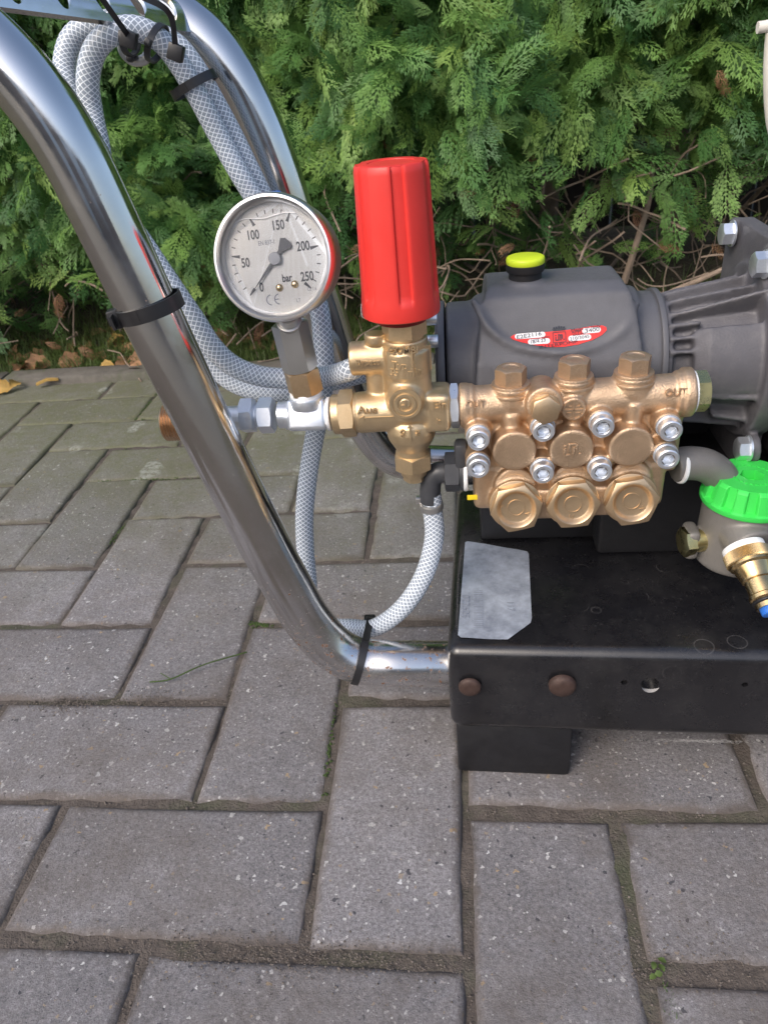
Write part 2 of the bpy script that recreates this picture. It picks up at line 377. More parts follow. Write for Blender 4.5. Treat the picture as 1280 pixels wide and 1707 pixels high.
def spline(p, sub=8):
    q = [p[0]*2-p[1]]+p+[p[-1]*2-p[-2]]; out = []
    for i in range(1, len(q)-2):
        a, b, c, d = q[i-1:i+3]
        for k in range(sub):
            t = k/sub; out.append(.5*((2*b)+(c-a)*t+(2*a-5*b+4*c-d)*t*t+(3*b-a-3*c+d)*t**3))
    out.append(p[-1]); return out
def tag(o, label=None, cat=None, group=None, kind=None):
    if label: o['label'] = label
    if cat: o['category'] = cat
    if group: o['group'] = group
    if kind: o['kind'] = kind
    return o
def thing(name, loc, label, cat, group=None):
    o = bpy.data.objects.new(name, None); o.location = loc; o.empty_display_size = .01; S.collection.objects.link(o)
    return tag(o, label, cat, group)
def wpos(o):
    v = Vector(o.location)
    while o.parent: o = o.parent; v += Vector(o.location)
    return v
def obj(name, m, material, parent=None, ang=35, at=None, label=None):
    """link a builder (world coordinates) as one object; its origin sits at its own middle"""
    if isinstance(m, M):
        org = Vector(at) if at is not None else (sum((Vector(v) for v in m.v), Vector())/max(1, len(m.v)))
        me = m.mesh(name, org, ang)
    else: me, org = m
    o = bpy.data.objects.new(name, me)
    if not me.materials: me.materials.append(MB[material])
    S.collection.objects.link(o)
    if parent: o.parent = parent; o.location = org-wpos(parent)
    else: o.location = org
    if label: o['label'] = label
    return o
def fr(loc, d, roll=0):
    return Matrix.Translation(Vector(loc)) @ Vector(d).to_track_quat('Z', 'Y').to_matrix().to_4x4() @ Matrix.Rotation(roll, 4, 'Z')
X1, Y1, Z1 = Vector((1, 0, 0)), Vector((0, 1, 0)), Vector((0, 0, 1)); FRONT = Vector((0, -1, 0))
def evalmesh(m, mods, ang=None):
    me = m.mesh('tmp', ang=0) if isinstance(m, M) else m
    o = bpy.data.objects.new('tmp', me); S.collection.objects.link(o)
    for k, kw in mods:
        md = o.modifiers.new(k, k)
        for a, v in kw.items(): setattr(md, a, v)
    dg = bpy.context.evaluated_depsgraph_get(); out = bpy.data.meshes.new_from_object(o.evaluated_get(dg))
    bpy.data.objects.remove(o)
    out.shade_smooth()
    if ang: out.set_sharp_from_angle(angle=R(ang))
    return out
def cast(name, m, material, parent, voxel=.0009, it=6, fac=.5, label=None):
    """a casting: overlapping solids fused into one skin with soft fillets"""
    me = evalmesh(m, [('REMESH', dict(mode='VOXEL', voxel_size=voxel)), ('SMOOTH', dict(factor=fac, iterations=it))])
    org = wpos(parent); me.transform(Matrix.Translation(-org)); me.name = name
    o = obj(name, (me, org), material, parent, label=label); return o
def bvh(o):
    me = o.data; off = wpos(o)
    return BVHTree.FromPolygons([v.co+off for v in me.vertices], [tuple(p.vertices) for p in me.polygons])
def textmesh(s, size, mx, ext=.0002, sx=1., bend=None, align='CENTER', off=0.):
    """lettering as geometry: local x right, y up, z out of the surface"""
    c = bpy.data.curves.new('t', 'FONT'); c.body = s; c.size = size; c.align_x = align; c.align_y = 'CENTER'; c.extrude = ext; c.resolution_u = 3; c.offset = off
    o = bpy.data.objects.new('t', c); S.collection.objects.link(o)
    dg = bpy.context.evaluated_depsgraph_get(); me = bpy.data.meshes.new_from_object(o.evaluated_get(dg)); bpy.data.objects.remove(o)
    m = M()
    vs = []
    for v in me.vertices:
        x, y, z = v.co.x*sx, v.co.y, v.co.z
        if bend:
            ax, rad = bend
            if ax == 'v': x, z = (rad+z)*math.sin(x/rad), z+rad*(math.cos(x/rad)-1)
            else: y, z = (rad+z)*math.sin(y/rad), z+rad*(math.cos(y/rad)-1)
        vs.append((x, y, z))
    m.add(vs, [tuple(p.vertices) for p in me.polygons], mx); return m
def facing(loc, right=X1, out=FRONT):
    out = Vector(out).normalized(); right = (Vector(right)-out*Vector(right).dot(out)).normalized(); up = out.cross(right)
    m = Matrix((right, up, out)).transposed().to_4x4(); return Matrix.Translation(Vector(loc)) @ m
def lift(m, tree, d, h):
    """lay flat work on a curved skin: move every vertex along -d onto tree, h proud of it"""
    d = Vector(d).normalized(); out = []
    for v in m.v:
        v = Vector(v); hit = tree.ray_cast(v+d*.02, -d, .05)
        out.append(tuple(hit[0]+d*h) if hit[0] is not None else tuple(v))
    m.v = out; return m

# ================================================================== ground, paving
U = .104
WC = [[0.0008, -0.0006], [-0.0126, -0.0132], [-0.0088, 0.0198], [0.0039, 0.0006], [0.0038, 0.0052], [0.0011, -0.0024]]
def wg(i, j):                                   # the slightly wandering brick grid, in metres
    q = max(-6, min(5, i)); k = max(-2, min(9, j)); t = (1, q, k, q*q, q*k, k*k)
    return Vector(((i+sum(c[0]*a for c, a in zip(WC, t)))*U, (j+sum(c[1]*a for c, a in zip(WC, t)))*U, 0))
def struct(name, m, material, ang=35, parent=None):
    o = obj(name, m, material, parent, ang)
    if parent is None: o['kind'] = 'structure'
    return o
def moundz(y): return -.012+max(0, min(.075, (y-1.05)*.24))
g = M(); rnd = random.Random(77); ys = [1.02+.012*k for k in range(50)]; xs = [-2+.02*k for k in range(201)]
vs = [(x, y, moundz(y)+(rnd.uniform(-.003, .003) if y > 1.05 else 0)) for y in ys for x in xs]; q = len(xs)
g.add(vs, [(a*q+b, a*q+b+1, (a+1)*q+b+1, (a+1)*q+b) for a in range(len(ys)-1) for b in range(q-1)])
zb0 = moundz(ys[-1]); g.add([(-60, ys[-1], zb0-.004), (60, ys[-1], zb0-.004), (60, 80, zb0-.004), (-60, 80, zb0-.004)], [(0, 1, 2, 3)])
g.add([(-60, 1.02, -.02), (-2, 1.02, -.02), (-2, 1.7, -.02), (-60, 1.7, -.02)], [(0, 1, 2, 3)]); g.add([(2, 1.02, -.02), (60, 1.02, -.02), (60, 1.7, -.02), (2, 1.7, -.02)], [(0, 1, 2, 3)])
g.add([(-60, -60, -.03), (60, -60, -.03), (60, 1.02, -.03), (-60, 1.02, -.03)], [(0, 1, 2, 3)])
struct('soil', g, 'soil', 0)
# paved area: bed of dark sand, pavers on it
bed = M(); nx, ny = 180, 130; x0, x1, y0, y1 = -1.5, 1.3, -.75, 1.0
vs = []
rnd = random.Random(3)
for b_ in range(ny+1):
    for a_ in range(nx+1):
        vs.append((x0+(x1-x0)*a_/nx, y0+(y1-y0)*b_/ny, -.0036+rnd.uniform(-.0018, .0018)))
bed.add(vs, [(b_*(nx+1)+a_, b_*(nx+1)+a_+1, (b_+1)*(nx+1)+a_+1, (b_+1)*(nx+1)+a_) for b_ in range(ny) for a_ in range(nx)])
far = M().add([(-60, -60, -.008), (60, -60, -.008), (60, -.75, -.008), (-60, -.75, -.008)], [(0, 1, 2, 3)])
patio = struct('patio', bed, 'sand', 60)
struct('driveway', far, 'edging', 0)
pvar = []
for k in range(5):
    rr = random.Random(k+20); bm = bmesh.new(); bmesh.ops.create_cube(bm, size=1)
    L_, W_, H_ = 2*U-.0058, U-.0058, .05
    bmesh.ops.scale(bm, vec=(L_, W_, H_), verts=bm.verts)
    for v in bm.verts: v.co.x += rr.uniform(-.0012, .0012); v.co.y += rr.uniform(-.0012, .0012)
    bmesh.ops.subdivide_edges(bm, edges=[e for e in bm.edges if abs(e.verts[0].co.x-e.verts[1].co.x) > .1], cuts=3)
    for v in bm.verts:
        v.co.y += rr.uniform(-.0009, .0009)
        if v.co.z > 0: v.co.z += rr.uniform(-.0006, .0006)
    top = [e for e in bm.edges if all(v.co.z > .02 for v in e.verts) and (all(abs(v.co.y) > W_/2-.004 for v in e.verts) and e.verts[0].co.y*e.verts[1].co.y > 0 or all(abs(v.co.x) > L_/2-.004 for v in e.verts))]
    bmesh.ops.bevel(bm, geom=top, offset=.0072, segments=4, profile=.6, affect='EDGES')
    bmesh.ops.translate(bm, vec=(0, 0, -H_/2), verts=bm.verts)
    me = bpy.data.meshes.new('paver'); bm.to_mesh(me); bm.free(); me.shade_smooth(); me.set_sharp_from_angle(angle=R(55)); me.materials.append(MB['paver']); pvar.append(me)
rnd = random.Random(5)
def GM_(px, py, h=.008):
    c = G(px, py, h)
    for _ in range(6): c = G(px, py, max(0, moundz(c.y))+h)
    return c
def inview(c, marg=120):
    d = c-CC; z = d.dot(CF)
    if z < .05: return False
    px, py = 640+FPX*d.dot(CR)/z, 853.5-FPX*d.dot(CU)/z
    return -marg < px < 1280+marg and -marg < py < 1707+marg
for j in range(-6, 10):
    for i in range(-15, 13):
        d = (i+j) % 4
        ang = None
        if d == 0: c = (wg(i, j)+wg(i+1, j+2))/2; a2, b2 = wg(i+.5, j), wg(i+.5, j+2)   # column i lies along the depth over rows j, j+1
        elif d == 2: c = (wg(i, j)+wg(i+2, j+1))/2; a2, b2 = wg(i, j+.5), wg(i+2, j+.5)
        else: continue
        half = d == 0 and j == 9
        if half: c = wg(i+.5, 9.48); b2 = wg(i+.5, 10)
        if not any(inview(c+Vector((dx_, dy_, 0)), 60) for dx_ in (-.11, 0, .11) for dy_ in (-.11, 0, .11)): continue
        dv = b2-a2; ang = math.atan2(dv.y, dv.x)
        o = bpy.data.objects.new('paver', rnd.choice(pvar)); S.collection.objects.link(o); o.parent = patio
        o.location = c-wpos(patio)+Vector((rnd.uniform(-.0008, .0008), rnd.uniform(-.0008, .0008), rnd.uniform(-.0014, .0006)))
        o.rotation_euler = (rnd.uniform(-.006, .006), rnd.uniform(-.006, .006), ang+rnd.uniform(-.006, .006)+(math.pi if rnd.random() < .5 else 0))
        if half: o.scale.x = .47
# edging stones between paving and hedge foot
kerb = struct('kerb', M().add([(-1.6, .985, -.006), (1.4, .985, -.006), (1.4, 1.07, -.006), (-1.6, 1.07, -.006)], [(0, 1, 2, 3)]), 'sand', 0)
for k in range(7):
    m = M().box((0, 0, 0), (.395, .05, .06), bev=.006, seg=2)
    o = obj('edging_stone', m, 'edging', None); o.parent = kerb; o.location = Vector((-1.35+.405*k, 1.022+(.006 if k % 2 else 0), -.024+.004*(k % 3)))-wpos(kerb); o.rotation_euler.z = R((k % 3-1)*.5)
# grit and crumbs lying in the joints
gr = M(); rnd = random.Random(11)
def crumb(m, c, r):
    vs = [Vector((rnd.uniform(.6, 1.2)*r*a, rnd.uniform(.6, 1.2)*r*b, rnd.uniform(.4, .9)*r*cc)) for a, b, cc in ((1, 0, 0), (-1, 0, 0), (0, 1, 0), (0, -1, 0), (0, 0, 1), (0, 0, -1))]
    m.add([v+c for v in vs], [(0, 2, 4), (2, 1, 4), (1, 3, 4), (3, 0, 4), (2, 0, 5), (1, 2, 5), (3, 1, 5), (0, 3, 5)])
for _ in range(9000):
    i, j = rnd.uniform(-7, 6), rnd.uniform(-3, 8)
    if rnd.random() < .5: i = round(i)+rnd.gauss(0, .022)
    else: j = round(j)+rnd.gauss(0, .022)
    p = wg(i, j); cell_i, cell_j = math.floor(i), math.floor(j)
    if not inview(p, 20): continue
    crumb(gr, Vector((p.x, p.y, -.0035)), rnd.choice([.0005, .0007, .0009, .0012]))
for (cx, cy, n_, sg, sz) in ((118, 1175, 900, .014, .0006), (250, 1165, 500, .012, .0006), (400, 1590, 500, .02, .0007), (640, 1600, 500, .02, .0007), (1130, 1600, 300, .02, .0007)):
    c = G(cx, cy)
    for _ in range(n_):
        p = c+Vector((rnd.gauss(0, sg*1.6), rnd.gauss(0, sg*.45), 0)); crumb(gr, Vector((p.x, p.y, .0002 if rnd.random() < .5 else -.002)), rnd.uniform(.6, 1.5)*sz)
tag(obj('grit', gr, 'grit', ang=0), 'loose dark grit and crumbs lying in the paving joints', 'grit', kind='stuff')
# moss in some joints
ms = M(); rnd = random.Random(2)
for (a_, b_) in (((165, 800), (205, 805)), ((215, 735), (300, 720)), ((205, 750), (245, 690)), ((400, 1036), (455, 1040)), ((430, 720), (600, 715)), ((560, 1130), (540, 1320)), ((150, 940), (210, 870)), ((150, 800), (330, 795)), ((100, 700), (260, 695)), ((225, 697), (262, 655))):
    A, B = G(*a_), G(*b_)
    for _ in range(90):
        p = A.lerp(B, min(1, max(0, rnd.gauss(.5, .25))))+Vector((rnd.gauss(0, .0016), rnd.gauss(0, .0016), -.0022)); crumb(ms, p, rnd.uniform(.0008, .0019))
tag(obj('moss', ms, 'moss', ang=0), 'short green moss growing in the paving joints', 'moss', kind='stuff')

# unseen wall with door and window panels, added to darken a chrome reflection band
hs_ = thing('reflection_wall', (0, -5.2, 0), 'unseen brick wall behind the camera, added for the chrome reflections', 'reflection_wall')
obj('wall', M().box((0, -5.3, .85), (9, .2, 1.7)), 'brickwall', hs_)
obj('added_door', M().box((-.9, -5.17, .8), (.9, .05, 1.6), bev=.01), 'ptfe', hs_)
obj('added_window', M().box((1.6, -5.17, 1.1), (1.3, .05, .8), bev=.01), 'ptfe', hs_)

# ------------------------------------------------------------------ the hedge
def sprayM(seed, droop=.25):
    rr = random.Random(seed); m = M(); wide = rr.uniform(.75, 1.35)
    def seg(p, d, nrm, L, w):
        n_ = max(1, int(L/.0042)); q = Vector(p); d = Vector(d)
        for k in range(n_):
            side = d.cross(nrm).normalized(); l = L/n_; ww = w*(1-.45*k/n_)
            a, b = q, q+d*l*1.25; o_ = nrm*ww*.22
            m.add([a, q+d*l*.55+side*ww+o_, b, q+d*l*.55-side*ww-o_], [(0, 1, 2), (0, 2, 3)])
            q = q+d*l; d = (d+nrm*rr.uniform(-.05, .02)+side*rr.uniform(-.05, .05)).normalized()
        return q
    L = .082; n_ = 12; p = Vector((0, 0, 0)); d = Vector((0, 1, 0)); nrm = Vector((0, 0, 1))
    for k in range(n_):
        t = k/n_; q = p+d*(L/n_); side = d.cross(nrm).normalized()
        seg(p, d, nrm, L/n_, .0012)
        sl_ = ((1-t)**.7*.036*rr.uniform(.6, 1.15)+.006)*wide+.003
        for sg in ((1, -1) if (t > .75 or rr.random() < .25) else ((1,) if k % 2 else (-1,))):
            dd = (side*sg*.58+d*.80+nrm*rr.uniform(-.30, .12)).normalized(); e = p
            nsub = max(1, int(sl_/.0062)); st_ = sl_/nsub
            for u in range(nsub):
                seg(e, dd, nrm, st_, .0012)
                e = e+dd*st_; s2 = dd.cross(nrm).normalized()
                if u < nsub-1:
                    for s3 in (1, -1):
                        if rr.random() < .12: continue
                        l3 = .0145*(1-.75*u/(nsub))*rr.uniform(.65, 1.2)*(1.1 if s3*sg < 0 else .85)
                        seg(e, (s2*s3*.42+dd*.90+nrm*rr.uniform(-.2, .12)).normalized(), nrm, l3, .0011)
                dd = (dd-nrm*.09*droop*4+d*.10).normalized()
        d = (d-nrm*droop/n_*1.5+side*rr.uniform(-.05, .05)).normalized(); nrm = side.cross(d).normalized()
        p = q
    return m
spr = bpy.data.collections.new('spray_shapes')
for k in range(9):
    me = sprayM(k, .12+.07*k).mesh('spray', ang=0); me.materials.append(MB['thuja'])
    spr.objects.link(bpy.data.objects.new('spray%d' % k, me))
sprd = bpy.data.collections.new('dead_spray_shapes')
for k in range(2):
    me = sprayM(k+40, .9).mesh('dead', ang=0); me.materials.append(MB['thujadead'])
    sprd.objects.link(bpy.data.objects.new('dead%d' % k, me))
def scatter(name, pts, rots, scl, coll, parent=None):
    me = bpy.data.meshes.new(name); me.from_pydata(pts, [], [])
    a = me.attributes.new('rot', 'FLOAT_VECTOR', 'POINT'); a.data.foreach_set('vector', np.array(rots, np.float32).ravel())
    b = me.attributes.new('scl', 'FLOAT', 'POINT'); b.data.foreach_set('value', np.array(scl, np.float32))
    o = bpy.data.objects.new(name, me); S.collection.objects.link(o)
    ng = bpy.data.node_groups.new(name, 'GeometryNodeTree'); ng.interface.new_socket('Geometry', in_out='INPUT', socket_type='NodeSocketGeometry'); ng.interface.new_socket('Geometry', in_out='OUTPUT', socket_type='NodeSocketGeometry')
    i = ng.nodes.new('NodeGroupInput'); ou = ng.nodes.new('NodeGroupOutput'); ip = ng.nodes.new('GeometryNodeInstanceOnPoints'); ci = ng.nodes.new('GeometryNodeCollectionInfo')
    ci.inputs['Collection'].default_value = coll; ci.inputs['Separate Children'].default_value = True; ci.inputs['Reset Children'].default_value = True
    ip.inputs['Pick Instance'].default_value = True
    rn = ng.nodes.new('GeometryNodeInputNamedAttribute'); rn.data_type = 'FLOAT_VECTOR'; rn.inputs['Name'].default_value = 'rot'
    sn = ng.nodes.new('GeometryNodeInputNamedAttribute'); sn.data_type = 'FLOAT'; sn.inputs['Name'].default_value = 'scl'
    e2 = ng.nodes.new('FunctionNodeEulerToRotation')
    L = ng.links.new
    L(i.outputs[0], ip.inputs['Points']); L(ci.outputs[0], ip.inputs['Instance']); L(rn.outputs[0], e2.inputs[0]); L(e2.outputs[0], ip.inputs['Rotation']); L(sn.outputs[0], ip.inputs['Scale']); L(ip.outputs[0], ou.inputs[0])
    md = o.modifiers.new('scatter', 'NODES'); md.node_group = ng
    if parent: o.parent = parent; o.location = -wpos(parent)
    return o
hedge = thing('hedge', (0, 1.35, 0), 'dense green conifer hedge behind the pressure washer', 'hedge')
rnd = random.Random(9); pts, rots, scl = [], [], []
def hfront(x, z):    # how far forward the foliage reaches, billowing
    b = .98 + .05*math.sin(x*5.1+1)*math.cos(z*7)+.04*math.sin(x*11+z*9)
    if z < .26: b += (.26-z)**1.2*1.35*(1 if x > -.28 else .75)
    return b
def addspray(x, y, z, s, spread=.8, ptsl=None):
    # a spray points out towards the open side and down
    az = rnd.gauss(.15, 1.0); el = rnd.gauss(-.28, .62)
    d = Vector((math.sin(az), -math.cos(az), math.sin(el)*1.3)).normalized()
    nn = Vector((rnd.gauss(0, .55), rnd.gauss(-.85, .4), rnd.gauss(.55, .45)))
    nn = (nn-d*nn.dot(d)).normalized(); xx = d.cross(nn)
    e = Matrix((xx, d, nn)).transposed().to_euler()
    pts.append((x, y, z)); rots.append(tuple(e)); scl.append(s)
for _ in range(30000):
    x = rnd.uniform(-1.25, 1.25); z = rnd.betavariate(1.25, 1.0)*1.0+.06
    if z > .66 and rnd.random() < .35: continue
    dep = abs(rnd.gauss(0, .11))
    yf = hfront(x, z)
    clump = math.sin(x*23+math.sin(z*17)*2)*math.sin(z*27+math.cos(x*13)*2)
    if clump < -.2 and rnd.random() < .45: continue
    if clump < .0 and rnd.random() < .6: dep += .12
    lowz = .37 if x > -.12 else .22
    if z < lowz and rnd.random() < .97-.5*(z/lowz)**2: continue
    if z < .33 and x > -.25 and rnd.random() < .35: continue
    addspray(x, yf+dep+.02, z, rnd.choice([.5, .65, .8, .95, 1.15])*rnd.uniform(.9, 1.1))
# skirt of low sprays that hang near the ground on the left
for _ in range(420):
    x = rnd.uniform(-1.1, .3); z = abs(rnd.gauss(0, .06))+.09
    addspray(x, 1.30+rnd.uniform(0, .25), z, rnd.uniform(.6, 1.0))
fo = scatter('foliage', pts, rots, scl, spr, hedge); fo['kind'] = 'stuff'
pts, rots, scl = [], [], []
for _ in range(130):
    x = rnd.uniform(-1.1, 1.1); z = rnd.uniform(.03, .75)
    if z > .3 and rnd.random() < .55: continue
    addspray(x, hfront(x, z)+rnd.uniform(-.02, .12), z, rnd.uniform(.35, .6))
fd = scatter('dead_foliage', pts, rots, scl, sprd, hedge); fd['kind'] = 'stuff'
# trunks, limbs and the tangle of twigs
for k in range(9):
    x = -1.05+.27*k+rnd.uniform(-.04, .04); y = 1.42+rnd.uniform(-.05, .06)
    m = M().tube([(x, y, -.02), (x+rnd.uniform(-.02, .02), y, .3), (x+rnd.uniform(-.03, .03), y+.02, .7), (x, y, 1.1)], .019, 10, 5, lambda t: 1.15-.6*t)
    obj('trunk', m, 'bark', hedge)
for k in range(34):
    x = rnd.uniform(-1., 1.); z0 = rnd.uniform(.02, .5); y = 1.4
    a = rnd.choice([-1, 1]); ex = x+a*rnd.uniform(.03, .22); L_ = rnd.uniform(.2, .42); up = rnd.uniform(-.05, .22)
    m = M().tube([(x, y, z0), ((x+ex)/2+rnd.uniform(-.02, .02), y-L_*.5, z0+up*.7), (ex, y-L_, z0+up)], rnd.uniform(.003, .0055), 6, 5, lambda t: 1.1-.7*t)
    obj('branch', m, 'bark', hedge)
# three stems that show in the gaps
for a_ in (((1040, 470, 1.12), (1062, 400, 1.10), (1082, 330, 1.14), (1090, 250, 1.2)), ((1040, 640, 1.2), (1075, 520, 1.1), (1180, 460, 1.02), (1280, 420, 1.0)), ((210, 560, 1.22), (190, 480, 1.15), (240, 400, 1.1), (255, 360, 1.1))):
    m = M().tube([P(*q) for q in a_], .0058, 8, 6, lambda t: 1.1-.5*t); obj('branch', m, 'bark', hedge)
tw = M()
for k in range(800):
    x = rnd.uniform(-1.15, 1.15); z = abs(rnd.gauss(.12, .16))+.01; y = rnd.uniform(1.06, 1.42)
    p = [Vector((x, y, z))]; d = Vector((rnd.gauss(0, .7), rnd.gauss(-.5, .5), rnd.gauss(.1, .6))).normalized()
    for _ in range(4):
        p.append(p[-1]+d*rnd.uniform(.02, .05)); d = (d+Vector((rnd.gauss(0, .35), rnd.gauss(0, .35), rnd.gauss(0, .35)))).normalized()
    tw.tube(p, rnd.uniform(.0008, .0019), 5, 2)
t_ = obj('twigs', tw, 'bark', hedge, 0); t_['kind'] = 'stuff'
# a tall board fence closes the back of the hedge
bf = thing('garden_fence', (0, 1.72, 0), 'dark timber board fence behind the hedge', 'fence')
for k in range(22):
    obj('board', M().box((-1.75+.165*k, 1.72, .75), (.158, .018, 1.5), bev=.002), 'darkboard', bf)
# grass fringe at the hedge foot
gb = M(); rnd = random.Random(31)
for _ in range(15000):
    x = rnd.uniform(-1.2, .1) if rnd.random() < .7 else rnd.uniform(-.1, 1.1); y = 1.05+abs(rnd.gauss(0, .11)); h_ = rnd.uniform(.014, .055)
    a = rnd.uniform(0, 6.28); l = Vector((math.cos(a), math.sin(a), 0)); w_ = Vector((-l.y, l.x, 0))*.0007; b0 = Vector((x, y, moundz(y))); b1 = b0+Z1*h_*.6+l*h_*.3; b2 = b0+Z1*h_*rnd.uniform(.5, .95)+l*h_*rnd.uniform(.6, 1.1)
    gb.add([b0-w_, b0+w_, b1+w_*.8, b1-w_*.8, b2], [(0, 1, 2, 3), (3, 2, 4)])
tag(obj('grass', gb, 'grass', ang=0), 'short grass and weeds along the foot of the hedge', 'grass', kind='stuff')
# fallen leaves
def leaf(c, s, rz, curl, tilt):
    m = M(); nu, nv = 8, 4; vs = []; out = []
    Mx = Matrix.Translation(c) @ Matrix.Rotation(rz, 4, 'Z') @ Matrix.Rotation(tilt, 4, 'X')
    for i in range(nu+1):
        u = i/nu; w_ = math.sin(math.pi*min(1, u*.96+.03))**.75*.36*(1+.18*math.sin(u*19))
        for j in range(-nv, nv+1):
            v = j/nv; vs.append((u*s-s/2, v*w_*s, (v*v*w_*curl+math.sin(u*4)*.08)*s))
    q = 2*nv+1
    m.add(vs, [(i*q+j, i*q+j+1, (i+1)*q+j+1, (i+1)*q+j) for i in range(nu) for j in range(q-1)], Mx)
    return m
lf = [(340, 545, 'leafyellow', .05, 1.2, 'broad ochre leaf standing upright at the hedge foot under the gauge'),
      (372, 570, 'leafdead', .06, 0.3, 'curled brown leaf lying right under the pressure gauge'),
      (405, 568, 'leafdead', .05, 2.1, 'pale brown crinkled leaf just left of the steel gauge stem'),
      (310, 572, 'leafdead', .05, 2.6, 'brown leaf beside the front tube, just above the hose'),
      (198, 572, 'leafyellow', .04, .5, 'yellow leaf left of the front tube below its cable tie'),
      (180, 612, 'leafyellow', .028, .2, 'small bright orange leaf on the paving edge'),
      (235, 604, 'leafdead', .05, .2, 'reddish leaf against the left side of the front tube'),
      (232, 616, 'leafdead', .045, .1, 'orange leaf strip just under the reddish leaf by the tube'),
      (160, 598, 'leafdead', .05, 2.8, 'brown leaf cluster on the soil behind the small orange leaf'),
      (120, 606, 'leafdead', .05, .4, 'dull brown leaf on the soil edge between the bark strip and small orange leaf'),
      (18, 592, 'leafdead', .055, 2.4, 'brown leaf by the hedge at the left picture border'),
      (5, 648, 'leafyellow', .04, .3, 'yellow leaf lying lowest on the paving edge at far left'),
      (26, 642, 'leafyellow', .03, 1.6, 'small ochre leaf beside the lowest yellow leaf'),
      (65, 612, 'leafdead', .055, .35, 'long brown leaf above the pale bark strip'),
      (430, 580, 'leafdead', .035, .9, 'small dark leaf between gauge stem and fallen leaf pile')]
rnd = random.Random(8)
for (px, py, mt, s, rz, lab) in lf:
    c = GM_(px, py)
    tag(obj('fallen_leaf', leaf(c+Z1*.002, s*.95, rz, rnd.uniform(.3, 1.0), rnd.uniform(-.2, .9)), mt, ang=60), lab, 'leaf', 'fallen leaves at the hedge foot')
ll_ = M()
for _ in range(60):
    px = rnd.uniform(-20, 600); q = leaf(GM_(px, rnd.uniform(535, 592)+(560-px)*.05), rnd.uniform(.02, .045), rnd.uniform(0, 3), rnd.uniform(.2, 1), rnd.uniform(-.3, .9)); ll_.add(q.v, q.f)
tag(obj('leaf_litter', ll_, 'leafdead', ang=60), 'withered brown leaf litter half hidden in the grass at the hedge foot', 'leaf litter', kind='stuff')
bk = M(); a_, b_ = G(62, 642, .006), G(98, 633, .008); bk.ribbon([a_, a_.lerp(b_, .5)+Z1*.004, b_], [Z1]*3, .010, .003)
tag(obj('bark_strip', bk, 'leafyellow'), 'flat pale orange strip of bark on the paving edge', 'bark')
# a thin green stalk on a paver, a weed in a joint
st = M().tube([G(250, 1137, .002), G(285, 1132, .004), G(340, 1108, .006), G(412, 1087, .003)], .0007, 6, 6)
st.tube([G(285, 1132, .004), G(268, 1122, .006)], .0005, 5, 2)
tag(obj('grass_stalk', st, 'grass'), 'thin green grass stalk lying on a paver left of the tube bend', 'stalk')
wd = M(); c = G(1097, 1625, 0)
for (dx, dy, rz) in ((0, 0, .3), (.004, .006, 2.), (-.003, .008, 1.2), (.006, .013, 2.6), (-.006, -.003, 3.6)):
    q = leaf(c+Vector((dx*.6, dy*.6, .001)), .0050, rz, .2, .2); wd.add(q.v, q.f)
tag(obj('weed', wd, 'grass', ang=60), 'tiny clover-like weed in the joint at lower right', 'weed')
gt = M(); rnd = random.Random(4)
for _ in range(45):
    b0 = G(1122, 1690, -.004)+Vector((rnd.gauss(0, .0018), rnd.gauss(0, .008), 0)); l = Vector((rnd.gauss(0, .4), rnd.gauss(0, .8), 1)).normalized()*rnd.uniform(.004, .009)
    gt.add([b0-X1*.0006, b0+X1*.0006, b0+l], [(0, 1, 2)])
tag(obj('grass_tuft', gt, 'grass', ang=0), 'small green grass tuft in the joint at the lower right edge', 'grass tuft')

# ================================================================== the trolley
TY = R(-2.2); TX = Vector((math.cos(TY), math.sin(TY), 0)); TD = Vector((-math.sin(TY), math.cos(TY), 0)); T0 = Vector((.0945, .1305, 0))
def tp(x, y, z): return T0+TX*x+TD*y+Z1*z
trot = Matrix.Rotation(TY, 4, 'Z')
trolley = thing('trolley', tp(.2, .1, 0), 'black steel trolley tray with bent chrome handle tubes on the paving', 'trolley')
def boolean(m, cutters, name, material, parent, ang=35, label=None):
    me = m.mesh('a', ang=0); cu = bpy.data.objects.new('cut', cutters.mesh('b', ang=0)); S.collection.objects.link(cu)
    out = evalmesh(me, [('BOOLEAN', dict(operation='DIFFERENCE', object=cu, solver='EXACT'))], ang)
    bpy.data.objects.remove(cu)
    if label is None and parent: pass
    org = wpos(parent) if parent else Vector(); out.transform(Matrix.Translation(-org)); out.name = name
    return obj(name, (out, org), material, parent, label=label)
tm = M().box(tp(.25, .112, .0895), (.5, .218, .077), bev=.0085, seg=5, rotm=trot)
cut = M()
hb = PX_ = G  # (holes are drilled square to the front face)
def on_front(px, py):      # point of the tray's front face seen at a pixel
    d = ray(px, py); n = -TD; return CC+d*((T0-CC).dot(n)/d.dot(n))
holes = [(1084, 1145, .0056), (1041, 1143, .0022), (1243, 1147, .0020)]
for px, py, r in holes:
    p = on_front(px, py); cut.cyl(r, -.002, .007, fr(p, TD), n=28)
tray = boolean(tm, cut, 'tray', 'black', trolley, 30)
